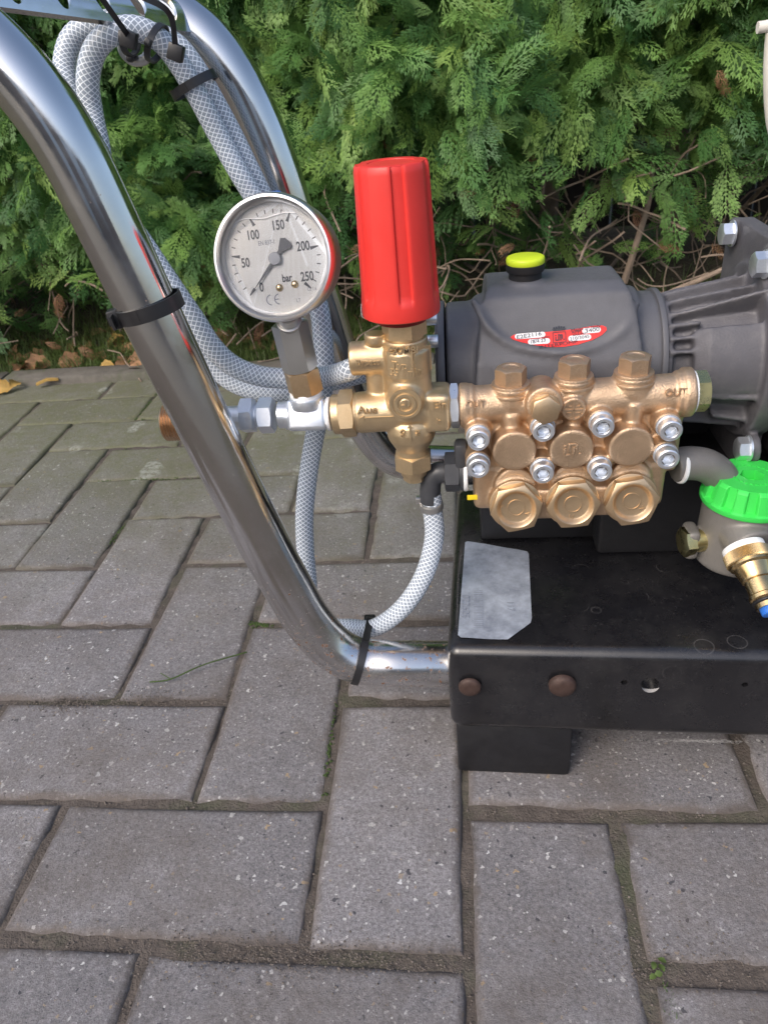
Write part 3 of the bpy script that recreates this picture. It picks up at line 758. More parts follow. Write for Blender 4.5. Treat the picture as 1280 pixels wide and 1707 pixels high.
for px, py, r in holes[:1]:
    p = on_front(px, py); rim = M(); FM = fr(p, TD); vs = []
    k_ = 15; Finv = FM.inverted().to_3x3(); dn_ = Finv @ Vector((0, 0, -1)); a0 = math.atan2(dn_.y, dn_.x)
    for i in range(k_):
        a = a0+R(-80+160*i/(k_-1)); t_ = math.sin(math.pi*i/(k_-1))*.0030+.0002
        vs += [(math.cos(a)*r*.99, math.sin(a)*r*.99, .0003), (math.cos(a)*(r*.99-.0001), math.sin(a)*(r*.99-.0001), .0003+t_)]
    rim.add(vs, [(2*i, 2*i+1, 2*i+3, 2*i+2) for i in range(k_-1)], FM)
    obj('lit_hole_edge', rim, 'dirt_lit_edge', tray)  # pale crescent on the lower wall only, painting the light caught there
for px, py, rz, h in ((783, 1146, .0078, .0024), (937, 1143, .0092, .0042)):
    p = on_front(px, py); rv = M().lathe([(rz, -.001), (rz*.98, h*.3), (rz*.8, h*.72), (rz*.45, h*.95), (.0005, h)], fr(p, -TD), 28)
    obj('rivet', rv, 'rust', trolley, 60)
ft = M().box(tp(.0455, .05, .026), (.083, .085, .052), bev=.003, rotm=trot); foot = obj('foot', ft, 'rubber', trolley)
obj('foot', M().box(tp(.43, .05, .026), (.073, .085, .052), bev=.003, rotm=trot), 'rubber', trolley)
obj('foot', M().box(tp(.045, .18, .026), (.073, .06, .052), bev=.003, rotm=trot), 'rubber', trolley)
obj('foot', M().box(tp(.43, .18, .026), (.073, .06, .052), bev=.003, rotm=trot), 'rubber', trolley)
# pale frayed dirt line along the tray's lower lip
fl = M(); rnd = random.Random(12)
for k in range(420):
    u = abs(rnd.gauss(0, 1)); px = 1165+rnd.gauss(0, 45); p = on_front(px, 1234+rnd.gauss(0, 1.6)+(px-1150)*.02)-TD*.0006
    l = Vector((rnd.gauss(0, 1), rnd.gauss(0, .2), rnd.gauss(0, .35))).normalized()*rnd.uniform(.0008, .0035); fl.add([p, p+Z1*.0002, p+l], [(0, 1, 2)])
o_ = obj('cobweb', fl, 'dirt_lit_edge', trolley, 0); o_['kind'] = 'stuff'
# foil label lying on the tray
lp = [(775, 904), (779, 902), (878, 919), (881, 923), (886, 1030), (884, 1038), (852, 1062), (846, 1066), (768, 1063), (763, 1059)]
zt = .1286
base = [G(x, y, zt) for x, y in lp]
lm = M(); nxy = 26
ctr = sum(base, Vector())/len(base); vs = [ctr]; fs = []
for ring_ in range(1, 9):
    for k in range(len(base)*6):
        e = k/6; i = int(e); f = e-i; b = base[i].lerp(base[(i+1) % len(base)], f)
        q = ctr.lerp(b, ring_/8); yy = (q-T0).dot(TD); xx = (q-T0).dot(TX)
        q.z = zt+.0011*max(0, 1-abs(yy-.138-.05*xx)/.006)+.0005*max(0, 1-abs(yy-.127)/.004)*(1 if xx < .045 else .3)+.0003*math.sin(xx*160)*math.sin(yy*120)
        vs.append(q)
nn_ = len(base)*6
fs = [(0, 1+k, 1+(k+1) % nn_) for k in range(nn_)]+[(1+r_*nn_+k, 1+(r_+1)*nn_+k, 1+(r_+1)*nn_+(k+1) % nn_, 1+r_*nn_+(k+1) % nn_) for r_ in range(7) for k in range(nn_)]
lab = obj('sticker', M().add(vs, fs), 'foil', trolley, 60, label='worn silver foil label with a faint barcode on the black tray')
pr_ = M(); a0 = G(792, 1000, zt+.0009); 
for k in range(19):
    p = G(797, 985+3.4*k, zt+.0013); pr_.add([p-TX*.0032, p+TX*.0032, p+TX*.0032+TD*(.00035+.0003*(k % 3)), p-TX*.0032+TD*(.00035+.0003*(k % 3))], [(0, 1, 2, 3)])
fp_ = mat('faded_print', (.27, .30, .36), .6)[0]; MB['faded'] = fp_
obj('barcode', pr_, 'faded', lab, 0)['kind'] = 'stuff'
obj('lettering', textmesh('022605', .008, facing(G(774, 1010, zt+.0013), TD*-1, Z1), .00002, 1.1), 'faded', lab, 0)
obj('lettering', textmesh('117', .007, facing(G(850, 1010, zt+.0013), TD*-1, Z1), .00002, 1.1), 'faded', lab, 0)

TR = .0166
def tubepts(l, Y): return [P(a, b, Y) for a, b in l]
fpts = tubepts([(-150, -22), (-60, 42), (10, 104), (68, 172), (115, 244), (160, 332), (250, 520), (340, 705), (434, 893), (480, 978), (514, 1035), (556, 1081), (604, 1102), (655, 1106)], .1505)+[P(700, 1106, .1535), P(738, 1106, .1565), P(775, 1106, .158)]
obj('front_tube', M().tube(fpts, TR, 48, 6), 'chrome', trolley, label='near bent chrome handle tube running up to the left')
YR = .325
rpts = tubepts([(215, -45), (290, 25), (345, 70), (392, 130), (430, 205), (467, 300), (500, 400), (535, 505), (562, 590), (588, 660), (615, 715), (652, 757), (700, 772), (745, 775), (790, 776)], YR)
obj('rear_tube', M().tube(rpts, TR, 40, 6), 'chrome', trolley, label='far bent chrome handle tube behind the gauge')
# perforated crossbar between the two tubes
A0, A1 = P(-75, 8, .158), P(-150, -60, .158); B0, B1 = P(338, 62, YR-.004), P(262, -12, YR-.004)
A0 = P(-60, 12, .158)
def cb(u, v, h=0): return (A0.lerp(B0, u)*(1-v)+A1.lerp(B1, u)*v)+cn*h
cn = (B0-A0).cross(A1-A0).normalized(); cn = cn if cn.z < 0 else -cn
cm = M(); nu, nv = 30, 12
vs = [cb(i/nu, j/nv, (-.006*math.sin(math.pi*j/nv))) for i in range(nu+1) for j in range(nv+1)]
vs += [v-cn*.0025 for v in vs]; q = nv+1; o2 = (nu+1)*q
fs = [(i*q+j, i*q+j+1, (i+1)*q+j+1, (i+1)*q+j) for i in range(nu) for j in range(nv)]
fs += [tuple(o2+x for x in f[::-1]) for f in fs]
for i in range(nu): fs += [(i*q, (i+1)*q, o2+(i+1)*q, o2+i*q), (i*q+nv, o2+i*q+nv, o2+(i+1)*q+nv, (i+1)*q+nv)]
for j in range(nv): fs += [(j, o2+j, o2+j+1, j+1), (nu*q+j, nu*q+j+1, o2+nu*q+j+1, o2+nu*q+j)]
cm.add(vs, fs)
cu = M()
for u, v in ((.20, .45), (.38, .45), (.55, .45), (.72, .45), (.88, .45)):
    ax_ = (B0-A0).normalized(); bx_ = cn.cross(ax_); mm_ = Matrix((ax_*.8, bx_*1.35, cn)).transposed().to_4x4(); mm_.translation = cb(u, v)
    cu.lathe([(.0075, -.03), (.0075, .03)], mm_, 20)
boolean(cm, cu, 'crossbar', 'chrome', trolley, 40, label='perforated chrome crossbar joining the two handle tubes')

# ================================================================== pump
YF = .168                                   # plane of the brass manifold's front
pump = thing('pump', P(950, 880, .21)-Z1*.07, 'triplex pump with cast brass manifold and dark grey crankcase', 'pump')
mf = M()
def hub(px, py, Y=YF): return P(px, py, Y)
YG = .186
gl, gr_ = P(766, 676, YG), P(1152, 653, YG); gd = (gr_-gl).normalized(); GL = (gr_-gl).length
mf.cyl(.0118, 0, GL, fr(gl, gd))
mf.cyl(.0140, 0, .0055, fr(gl, gd), .001); mf.cyl(.0133, .0055, .009, fr(gl, gd), .001)
mf.cyl(.0150, GL-.0065, GL, fr(gl, gd), .001); mf.cyl(.0135, GL-.010, GL-.006, fr(gl, gd), .001)
caps = []
for k, (px, py) in enumerate(((851, 641), (956, 628), (1056, 622))):
    t = P(px, py, YG); caps.append(t)
    mf.lathe([(.0120, .0), (.0120, -.0028), (.0110, -.0036), (.0125, -.0046), (.0125, -.010), (.0088, -.024), (.0066, -.040)][::-1], fr(t, Z1), 40)
    mf.cyl(.0055, -.05, -.015, fr(t+Vector((0, -.008, 0)), Z1))
discs = [P(857, 752, YF), P(952, 749, YF), P(1051, 745, YF)]
for d_ in discs:
    mf.cyl(.0134, -.030, .0015, fr(d_, FRONT), .0012)
# back plate and lower body
cL, cR = P(779, 745, YF+.02), P(1128, 735, YF+.02); mid = (cL+cR)/2
wid = (cR-cL).length
mrot = Matrix.Rotation(-math.atan2((cR-cL).z, (cR-cL).x), 4, 'Y')
mf.box(mid+Vector((0, .004, .004)), (wid, .024, .044), bev=.003, rotm=mrot)
mf.box(mid+Vector((-.0015, .006, -.026)), (wid*.93, .030, .034), bev=.004, rotm=mrot)
mf.box(mid+Vector((-.001, .008, .018)), (wid*.80, .022, .028), bev=.004, rotm=mrot)
# lower valve chambers, tipped slightly upwards
vd = Vector((0, -.985, .17)).normalized(); vcap = [P(860, 847, YF-.004), P(955, 841, YF-.004), P(1053, 836, YF-.004)]
for v_ in vcap:
    mf.cyl(.0168, -.034, -.0055, fr(v_, vd), .002)
    mf.cyl(.0135, -.03, -.004, fr(v_+Vector((0, .006, .010)), vd), .002)
for a_, b_ in zip(vcap, vcap[1:]): mf.box((a_+b_)/2+Vector((0, .016, -.003)), (.02, .02, .022), bev=.002)
bolts = [(797, 731), (905, 716), (1003, 709), (1116, 715), (797, 777), (904, 786), (1000, 783), (1111, 762)]
bolts = [(a, b, YF-.0035) for a, b in bolts]
for (px, py, by) in bolts: mf.cyl(.0080, -.022, -.0040, fr(P(px, py, by), FRONT), .001)
plug = P(908, 680, YF-.002); mf.cyl(.0108, -.03, -.002, fr(plug+Z1*.001, Vector((0, -1, .1))), .001)
em = P(956, 683, YF+.0030); mf.cyl(.0074, -.02, .0, fr(em, FRONT), .0006)
man = cast('manifold', mf, 'brass', pump, .0008, 7, .5, label='cast brass pump manifold with three round bosses')
tree = bvh(man)
for (px, py, by) in bolts:
    c = P(px, py, by); mx = fr(c, FRONT, rnd.uniform(0, 1))
    b = M().lathe([(.0078, -.0042), (.0078, -.0032)], mx, 32)
    b.lathe([(.0066, -.006), (.0066, .0045), (.0063, .0056), (.0057, .0062), (.0040, .0062), (.0038, .0058)], mx, 36)
    b.f.pop(); b.hexnut(.0062, .0035, .0058, mx, both=False, k=0, rot=.2)
    # hollow hexagon socket
    h = M(); n = 6; vs = [(math.cos(a)*r, math.sin(a)*r, z) for r, z in ((.0039, .0036), (.0034, .0034), (.0030, -.0010)) for a in (k*math.pi/3 for k in range(6))]
    h.add(vs, [(i, (i+1) % 6, 6+(i+1) % 6, 6+i) for i in range(6)]+[(6+i, 6+(i+1) % 6, 12+(i+1) % 6, 12+i) for i in range(6)]+[tuple(12+i for i in range(6))], mx)
    b = M().lathe([(.0074, -.0042), (.0074, -.0030), (.0067, -.0029), (.0067, .0025), (.0064, .0034), (.0058, .0038), (.0042, .0038), (.0039, .0036)], mx, 36); b.f.pop(); b.f.pop()
    bo = obj('bolt', b, 'zinc', pump, 30)
    h.v = [v for v in h.v]; obj('socket', h, 'zinc', bo, 20)
for t in caps:
    mx = fr(t, Z1, R(8)); c = M().cyl(.0116, -.0022, .0016, mx, .0007); c.cyl(.0128, -.0062, -.0034, mx, .0007); c.hexnut(.0168, .0016, .0112, mx, both=False, dish=(.0046, .0006))
    ho = obj('hex_cap', c, 'brass', pump, 30)
    rg = M(); rg.lathe([(.0042, .0112), (.0042, .0122), (.0048, .0122), (.0048, .0112)], mx, 24); rg.f = rg.f[:-2]
for k, v_ in enumerate(vcap):
    mx = fr(v_, vd, R((12, 4, 9)[k])); c = M().cyl(.0168, -.0070, -.0045, mx, .0006)
    c.hexnut(.0288, -.0045, .0030, mx, both=False, dish=(.0116, .0034), k=.45)
    ho = obj('valve_cap', c, 'brass_cap', pump, 30)
    rg = M(); n = 30
    for r in (.0052,):
        o0 = M().lathe([(r-.0003, -.0008), (r-.0003, .0001), (r+.0003, .0001), (r+.0003, -.0008)], mx, n); o0.f = o0.f[:-2]; rg.add(o0.v, o0.f)
    for ang_, ch in ((110+50*(k == 0)*1, '*'), ((-40, -100, -45)[k], 'N')):
        a = R(ang_); tt = textmesh(ch, .0042, mx @ Matrix.Translation((math.cos(a)*.0082, math.sin(a)*.0082, -.0002)) @ Matrix.Rotation(a-math.pi/2, 4, 'Z'), .0004); rg.add(tt.v, tt.f)
    obj('lettering', rg, 'brass_cap', ho, 30)
mx = fr(plug, Vector((0, -1, .1)), R(20)); pl = M().cyl(.0085, -.003, .0005, mx, .0003); pl.hexnut(.0150, .0005, .0062, mx, both=False); obj('hex_plug', pl, 'brass_cap', pump, 30)
# raised marks on the casting
def marks(items, depth=FRONT, h=-.0003, parent=None, material='brass', base=man):
    out = M()
    for m in items: out.add(m.v, m.f)
    return out
let = M()
for s_, px, py, sz in (('OUT', 792, 674, .0068), ('OUT', 1126, 655, .0072)):
    t_ = textmesh(s_, sz, facing(P(px, py, YG-.0120), gd, FRONT), .0009, .8, ('h', .0118)); obj('lettering', t_, 'brass', man, 30)
    q_ = P(px, py+10, YG-.0108); let.box(q_, (.0075, .0009, .0006)); let.box(q_+Vector((-.0032, 0, -.0012)) if px < 900 else q_+Vector((.0032, 0, -.0012)), (.0006, .0009, .003), rotm=Matrix.Rotation(R(40 if px < 900 else -40), 4, 'Y'))
e_ = M(); n = 32; o0 = M().lathe([(.0064, -.0004), (.0064, .0007), (.0056, .0007), (.0056, -.0004)], fr(em, FRONT), n); o0.f = o0.f[:-2]; let.add(o0.v, o0.f)
let.box(em, (.0008, .0014, .0112)); let.box(em, (.0112, .0014, .0008))
for sx_, sz_ in ((1, 1), (-1, 1), (1, -1), (-1, -1)): let.box(em+Vector((.0026*sx_, 0, .0021*sz_)), (.0026, .0012, .0007)); let.box(em+Vector((.0036*sx_, 0, .0030*sz_)), (.0007, .0012, .0022))
c_ = discs[1]+Vector((0, -.0016, 0))
for dx, dz, w_, h_ in ((-.0040, .0030, .0016, .0016), (-.0040, -.0008, .0014, .0048), (-.0014, .0016, .0014, .0062), (-.0026, -.0033, .0038, .0013), (.0006, .0040, .0038, .0013), (.0012, -.0008, .0014, .0062), (.0028, .0014, .0014, .0052), (.0050, -.0028, .0016, .0016)):
    let.box(c_+Vector((dx, 0, dz)), (w_, .0010, h_), bev=.0002)
obj('cast_mark', let, 'brass', man, 30)['kind'] = 'stuff'
# end plug, bright brass
mx = fr(gr_, gd, R(14)); c = M().cyl(.0122, -.001, .0012, mx); c.hexnut(.0215, .0012, .0088, mx, both=False, k=.35); obj('end_plug', c, 'brass_yel', pump, 30)
obj('seal_ring', M().cyl(.0128, .0000, .0014, fr(gr_+gd*-.0002, gd), .0003), 'ptfe', pump)

# crankcase: one casting, a horizontal drum with a humped oil box on it
YC = .262
cc = M()
def axis_z(px, py, r):         # height of an X-axis drum whose upper outline passes this pixel
    d = ray(px, py); e = math.hypot(d.y, d.z); t = (YC-CC.y)/d.y; return (CC+d*t).z-r*e/d.y
RC = .043; zc = axis_z(1090, 483, RC)
xl, xr = P(737, 570, YC-RC*.8).x, P(1113, 560, YC-RC*.8).x
XM = lambda x: fr(Vector((x, YC, zc)), X1)
cc.cyl(RC, 0, xr-xl-.004, XM(xl+.002), .001, 64)
x0h, x1h = P(792, 480, .245).x, P(1062, 480, .245).x
ztop = P(925, 461, .258).z
prof = [(.292, ztop-.004, .009), (.278, ztop, .011), (.242, ztop+.0005, .010), (.231, ztop-.004, .006), (.222, ztop-.020, .002), (.2115, ztop-.042, -.002), (.2055, ztop-.065, -.004), (.2045, zc-.055, -.006), (.292, zc-.055, -.006)]
vs = [(x0h+i_*.7, y_, z_) for y_, z_, i_ in prof]+[(x1h-i_*1.0, y_, z_) for y_, z_, i_ in prof]; k_ = len(prof)
cc.add(vs, [tuple(range(k_)), tuple(range(k_, 2*k_))[::-1]]+[(i, (i+1) % k_, k_+(i+1) % k_, k_+i) for i in range(k_)])
cc.cyl(.0125, -.01, .003, fr(P(874, 470, .252), Z1), .001)
# arched rib below the oil box and the raised shoulders
arc = [P(788, 500, .232), P(812, 545, .2205), P(850, 575, .2165), P(905, 588, .2135), P(960, 588, .2135), P(1010, 573, .2165), P(1045, 545, .2205), P(1062, 505, .232)]
cc.tube([a_+Vector((0, .0014, 0)) for a_ in arc], .0028, 10, 5)
cc.box(((x0h+x1h)/2, .20, .235), (x1h-x0h+.004, .03, .062), bev=.006)
cc.cyl(.030, 0, .012, fr(Vector((x0h-.002, YC, zc+.018)), X1), .004); cc.cyl(.030, 0, .012, fr(Vector((x1h-.008, YC, zc+.018)), X1), .004)
crank = cast('crankcase', cc, 'alu', pump, .0013, 16, .6, label='dark grey humped crankcase casting')
scv = M().cyl(RC+.001, -.0035, .0012, XM(xl), .0006, 64); scv.cyl(RC*.9, -.0052, -.003, XM(xl), .0008, 64); obj('side_cover', scv, 'alu', pump, 30)
rg_ = M().cyl(RC+.0016, 0, .0035, XM(xr-.0035), .0004, 64); obj('flange_ring', rg_, 'alu', pump, 30)
for (px, py) in ((728, 530), (726, 568)):
    c = P(px+9, py, YC-.035); c.x = xl-.0045; mx = fr(c, -X1)
    obj('cover_bolt', M().cyl(.0042, -.002, .0055, mx, .0005, 24), 'zinc', pump)
oc = P(875, 452, .252); mx = fr(oc, Z1)
cp = obj('oil_cap', M().lathe([(.0105, -.006), (.0105, .0), (.0118, .0003), (.0122, .0015), (.0122, .0048), (.0118, .0052)], mx, 48), 'rubber', pump, 30, label='yellow-green topped oil filler cap')
obj('cap_top', M().lathe([(.0116, .0048), (.0122, .0054), (.0122, .0082), (.0117, .0091), (.0107, .0095)], mx, 48), 'oilcap', cp, 50)
ctree = bvh(crank)
# red rating plate, laid on the sloping front
lc = P(932, 557, .215); ln = Vector((0, -.86, .5)).normalized(); LX = facing(lc, X1+Z1*.035, ln)
def L2(px, py):        # pixel -> plate plane coordinates
    d = ray(px, py); p = CC+d*((lc-CC).dot(ln)/d.dot(ln)); return LX.inverted() @ p
out_ = [L2(a, b) for a, b in ((851, 560), (856, 556), (870, 553.5), (900, 552), (932, 549.5), (965, 545.5), (990, 541), (1005, 540), (1012, 543), (1013, 548), (1005, 556), (990, 564), (965, 572), (940, 576), (915, 576.5), (890, 573), (868, 568), (855, 564))]
def flat(poly, n=10, z=0):
    m = M(); c = sum(poly, Vector())/len(poly); vs = [c]; k = len(poly)
    for r_ in range(1, n+1):
        for p_ in poly: vs.append(c.lerp(p_, r_/n))
    m.add(vs, [(0, 1+i, 1+(i+1) % k) for i in range(k)]+[(1+r_*k+i, 1+(r_+1)*k+i, 1+(r_+1)*k+(i+1) % k, 1+r_*k+(i+1) % k) for r_ in range(n-1) for i in range(k)], LX); return m
outf = []
for a, b in zip(out_, out_[1:]+out_[:1]): outf += [a, a.lerp(b, .33), a.lerp(b, .66)]
pltm = lift(flat(outf), ctree, ln, .0004); plate = obj('rating_plate', pltm, 'redlabel', pump, 60, label='red oval maker label on the crankcase front')
def pill(px0, py0, px1, py1, hh=.0017):
    a, b = L2(px0, py0), L2(px1, py1); d = (b-a).normalized(); q = Vector((-d.y, d.x, 0)); pts = []
    for k in range(9): t = math.pi/2+math.pi*k/8; pts.append(a+d*math.cos(t)*hh+q*math.sin(t)*hh)
    for k in range(9): t = -math.pi/2+math.pi*k/8; pts.append(b+d*math.cos(t)*hh+q*math.sin(t)*hh)
    return flat(pts, 6)
wp = M()
for q in ((863, 559, 905, 555.5), (885, 568, 913, 566), (976, 549.5, 998, 547.5), (953, 562, 982, 559.5)):
    q_ = pill(*q); wp.add(q_.v, q_.f)
obj('number_field', lift(wp, ctree, ln, .0007), 'white', plate, 60)
tk = M()
sl_ = R(4.5)
for s_, px, py, sz, sx_ in (('E2E2116', 882, 557.5, .0031, 1.35), ('18/4.23', 897, 567, .0026, 1.2), ('3400', 988, 548.5, .0030, 1.4), ('210/3045', 967, 561, .0026, 1.15), ('Made in Italy', 977, 543.8+1.2, .0022, 1.5), ('RPM', 962, 551.5, .0022, 1.3), ('BAR/PSI', 966, 555.5, .0017, 1.3), ('L/min GPM', 901, 562, .0018, 1.3), ('INTERPUMP', 931, 572.6, .0025, 1.7)):
    p = L2(px, py); t_ = textmesh(s_, sz*1.08, LX @ Matrix.Translation(p) @ Matrix.Rotation(sl_ if s_ != 'INTERPUMP' else R(4), 4, 'Z'), 0, sx_); t_.v = [tuple(v) for v in t_.v]; tk.add(t_.v, t_.f)
pc = L2(933, 560)
def lbox(cx, cy, w_, h_): tk.add([pc+Vector((cx-w_/2, cy-h_/2, 0)), pc+Vector((cx+w_/2, cy-h_/2, 0)), pc+Vector((cx+w_/2, cy+h_/2, 0)), pc+Vector((cx-w_/2, cy+h_/2, 0))], [(0, 1, 2, 3)], LX)
for a in ((0, .0031, .0078, .00035), (0, -.0031, .0078, .00035), (-.0039, 0, .00035, .0062), (.0039, 0, .00035, .0062), (-.0022, .0012, .0007, .0007), (-.0022, -.0008, .0006, .0022), (-.0012, -.0017, .0022, .0006), (-.0004, .0002, .0006, .0036), (.0008, .0014, .0022, .0006), (.0008, -.0004, .0006, .0034), (.0017, .0001, .0006, .0026), (.0028, -.0015, .0007, .0007), (0, .0042, .0074, .0004), (0, .0050, .0086, .0003), (-.003, .0058, .0012, .0010), (-.0015, .0060, .0012, .0012), (0, .0062, .0012, .0014), (.0015, .0060, .0012, .0012), (.003, .0058, .0012, .0010)): lbox(*a)
obj('lettering', lift(tk, ctree, ln, .0010), 'ink', plate, 0)
# small yellow tag under the manifold
yl = M().box(P(790, 829, YF+.012), (.009, .0008, .0035), bev=.0001); obj('yellow_tag', yl, 'yellow', pump)
# pump feet down to the tray
obj('foot', M().box(((x0h+x1h)/2, .282, .155), (.10, .04, .052), bev=.003), 'rubber', pump)

# ================================================================== bell housing and engine flange
XFL = .300
bell = thing('bell_housing', Vector((.27, YC, .128)), 'ribbed dark cast bell housing bolted beside the pump crankcase', 'housing')
bm_ = M()
bm_.lathe([(.034, 0), (.0345, .012), (.037, .020), (.043, .066)], XM(xr), 64)
bm_.cyl(.0405, .0, .004, XM(xr), .0005, 48)
base_ = Vector((xr, YC, zc)); L_ = XFL-xr+.004
def rib_(a, q2, th=.0013):
    ar = R(a); d = Vector((0, math.cos(ar), math.sin(ar))); t_ = X1.cross(d)
    q = [base_+d*r0+X1*x0 for r0, x0 in q2]; k = len(q)
    bm_.add([p+t_*th for p in q]+[p-t_*th for p in q], [tuple(range(k)), tuple(range(2*k-1, k-1, -1))]+[(i, k+i, k+(i+1) % k, (i+1) % k) for i in range(k)])
for a in (105, 85, 62, 40): rib_(a, [(.030, 0), (.0405, .001), (.0435, .014), (.052, L_), (.030, L_)])
rib_(122, [(.030, 0), (.0405, .001), (.0440, .014), (.062, L_), (.030, L_)])
for a in (134, 146, 158): rib_(a, [(.030, 0), (.0415, .001), (.0430, .012), (.0445, .020), (.030, .022)])
rib_(196, [(.030, .0), (.0450, .002), (.0470, .012), (.0530, L_), (.030, L_)], .0016)
rib_(207, [(.030, .0), (.0450, .002), (.0460, .014), (.030, .022)], .0022)
rib_(222, [(.030, .03), (.0480, .034), (.0540, L_), (.030, L_)], .0020); rib_(240, [(.030, .0), (.0450, .004), (.0520, L_), (.030, L_)], .0018)
# smooth panel between the ribs, towards the front
pv = []
for a in range(140, 193, 4):
    ar = R(a); d = Vector((0, math.cos(ar), math.sin(ar))); pv.append([base_+d*r0+X1*x0 for r0, x0 in ((.030, .016), (.0430, .016), (.0478, .024), (.0515, L_), (.030, L_))])
k = len(pv); vv = [p for q in pv for p in q]
bm_.add(vv, [(i*5+j, i*5+(j+1) % 5, (i+1)*5+(j+1) % 5, (i+1)*5+j) for i in range(k-1) for j in range(5)]+[(0, 1, 2, 3, 4), tuple((k-1)*5+j for j in (4, 3, 2, 1, 0))])
# flange: chamfered square
zt_ = PX(1232, 366, XFL).z; yb_ = PX(1213, 372, XFL).y; zb_ = PX(1247, 790, XFL).z-.012; yf_ = YC-.030
fl_ = [(yb_, zt_-.018), (yb_-.014, zt_), (yf_+.014, zt_), (yf_, zt_-.018), (yf_, zb_), (yb_, zb_)]
bm_.add([(XFL, y_, z_) for y_, z_ in fl_]+[(XFL+.012, y_, z_) for y_, z_ in fl_], [tuple(range(6)), tuple(range(11, 5, -1))]+[(i, 6+i, 6+(i+1) % 6, (i+1) % 6) for i in range(6)])
bm_.cyl(.058, -.004, .012, fr(Vector((XFL, YC, zc)), X1), .002, 64)
bolt_px = [(1222, 389), (1278, 440), (1249, 747)]
for px, py in bolt_px: bm_.cyl(.0105, -.002, .004, fr(PX(px, py, XFL), X1), .0008)
bh = cast('housing_shell', bm_, 'alu_bell', bell, .0012, 4, .5)
for px, py in bolt_px:
    c = PX(px, py, XFL-.002); c.x = XFL-.0025; mx = fr(c, -X1, rnd.uniform(0, 1)); b = M().cyl(.0088, 0, .0012, mx); b.hexnut(.0135, .0012, .0082, mx, both=False)
    obj('hex_bolt', b, 'zinc', bell, 30)
eng = thing('engine', Vector((.40, .262, .128)), 'black engine block standing behind the bell housing', 'engine')
obj('engine_block', M().box((.392, .265, (zb_+zt_)/2-.01), (.15, .13, zt_-zb_-.04), bev=.012, seg=4).cyl(.05, 0, .03, fr((.36, .24, zt_-.02), Z1), .004), 'rubber', eng)
mnt = M().box((.272, .285, .165), (.125, .09, .074), bev=.004).box((.247, .31, .21), (.10, .03, .10), bev=.002)
obj('mount_and_void_fill', mnt, 'rubber', eng)  # mount enlarged into a black mass that stands in for the dark gap

# ================================================================== unloader valve with the red knob
YU = .186
unl = thing('unloader_valve', P(684, 790, YU), 'brass unloader valve topped by a tall red fluted knob', 'valve')
A = P(678, 560, YU); Bq = P(690, 795, YU); vx = (A+Bq)/2     # vertical axis
vt = lambda py: P(678+(py-560)*.052, py, YU).z
ax0 = Vector((P(680, 640, YU).x, YU, 0))
VZ = lambda z=0: Matrix.Translation((ax0.x, YU, z))
um = M()
um.cyl(.0145, vt(690), vt(612), VZ(), .001, 48)
um.lathe([(.0150, vt(618)), (.0150, vt(578))], VZ(), 48, lambda a, k, h: 1.0)
um.cyl(.0135, vt(580), vt(560), VZ(), .001, 48)
um.cyl(.0105, vt(760), vt(690), VZ(), .001, 48)
um.lathe([(.0112, vt(742)), (.0150, vt(726)), (.0158, vt(712)), (.0150, vt(700)), (.012, vt(690))], VZ(), 48)
zh = P(640, 690, YU).z
hL, hR = P(596, 688, YU), P(752, 676, YU); hd = (hR-hL).normalized()
um.cyl(.0130, 0, (hR-hL).length*.6, fr(hL, hd), .001, 48)
um.box(hR-hd*.0085+Vector((0, 0, 0)), (.0165, .026, .0250), bev=.0035, rotm=Matrix.Rotation(R(1), 4, 'Y'))
um.cyl(.0128, (hR-hL).length*.35, (hR-hL).length-.004, fr(hL, hd), .001, 48)
pL = P(584, 598, YU+.002); um.cyl(.0103, 0, .030, fr(pL, (P(640, 594, YU+.002)-pL)), .0012, 48)
um.cyl(.0080, vt(655), vt(600), Matrix.Translation((P(631, 640, YU).x, YU+.004, 0)), .001, 32)
um.cyl(.0068, 0, .006, fr(P(627, 571, YU), Z1), .0006, 32)
bc = P(676, 668, YU-.0135); um.cyl(.0098, -.016, .0045, fr(bc, FRONT), .001, 48)
um.lathe([(.0118, -.012), (.0118, -.002), (.0105, .0015)], fr(bc, FRONT), 48)
ub = cast('valve_body', um, 'brass', unl, .0008, 5, .5)
ub.data.materials[0] = worn('cast_valve_brass', (.65, .50, .31), .43, .86, .12, 45, .0004, .4, .08, grime=(.36, .24, .13), gamt=.45, fine=1500)
MB['ubr'] = ub.data.materials[0]
mxb = fr(bc, FRONT); n = 40
r_ = M()
for r0, h0 in ((.0088, .0052), (.0056, .0056)):
    o0 = M().lathe([(r0-.0008, .003), (r0-.0008, h0), (r0+.0008, h0), (r0+.0008, .003)], mxb, n); o0.f = o0.f[:-2]; r_.add(o0.v, o0.f)
r_.lathe([(.0035, .003), (.0033, .0050), (.0028, .0054)], mxb, 24); r_.box(bc+Vector((0, -.0056, .0004)), (.0007, .0012, .0044)); r_.box(bc+Vector((-.0012, -.0056, -.0006)), (.0026, .0011, .0007))
obj('centre_boss', r_, 'ubr', unl, 30)
hx = M().hexnut(.0270, vt(617), vt(570), VZ(), both=True, rot=R(-72), k=.5); obj('hex_collar', hx, 'ubr', unl, 30)
hx = M().cyl(.0116, vt(566), vt(552), VZ(), .0004).hexnut(.0235, vt(556), vt(526), VZ(), both=False, rot=R(-68), k=.3); obj('spring_housing', hx, 'ubr', unl, 30)
hx = M().hexnut(.0262, 0, .0105, fr(P(567, 690, YU), hd, R(14)), both=True, k=.5)
hx.cyl(.0126, -.0042, .014, fr(P(567, 690, YU), hd), .0006); obj('outlet_nut', hx, 'ubr', unl, 30)
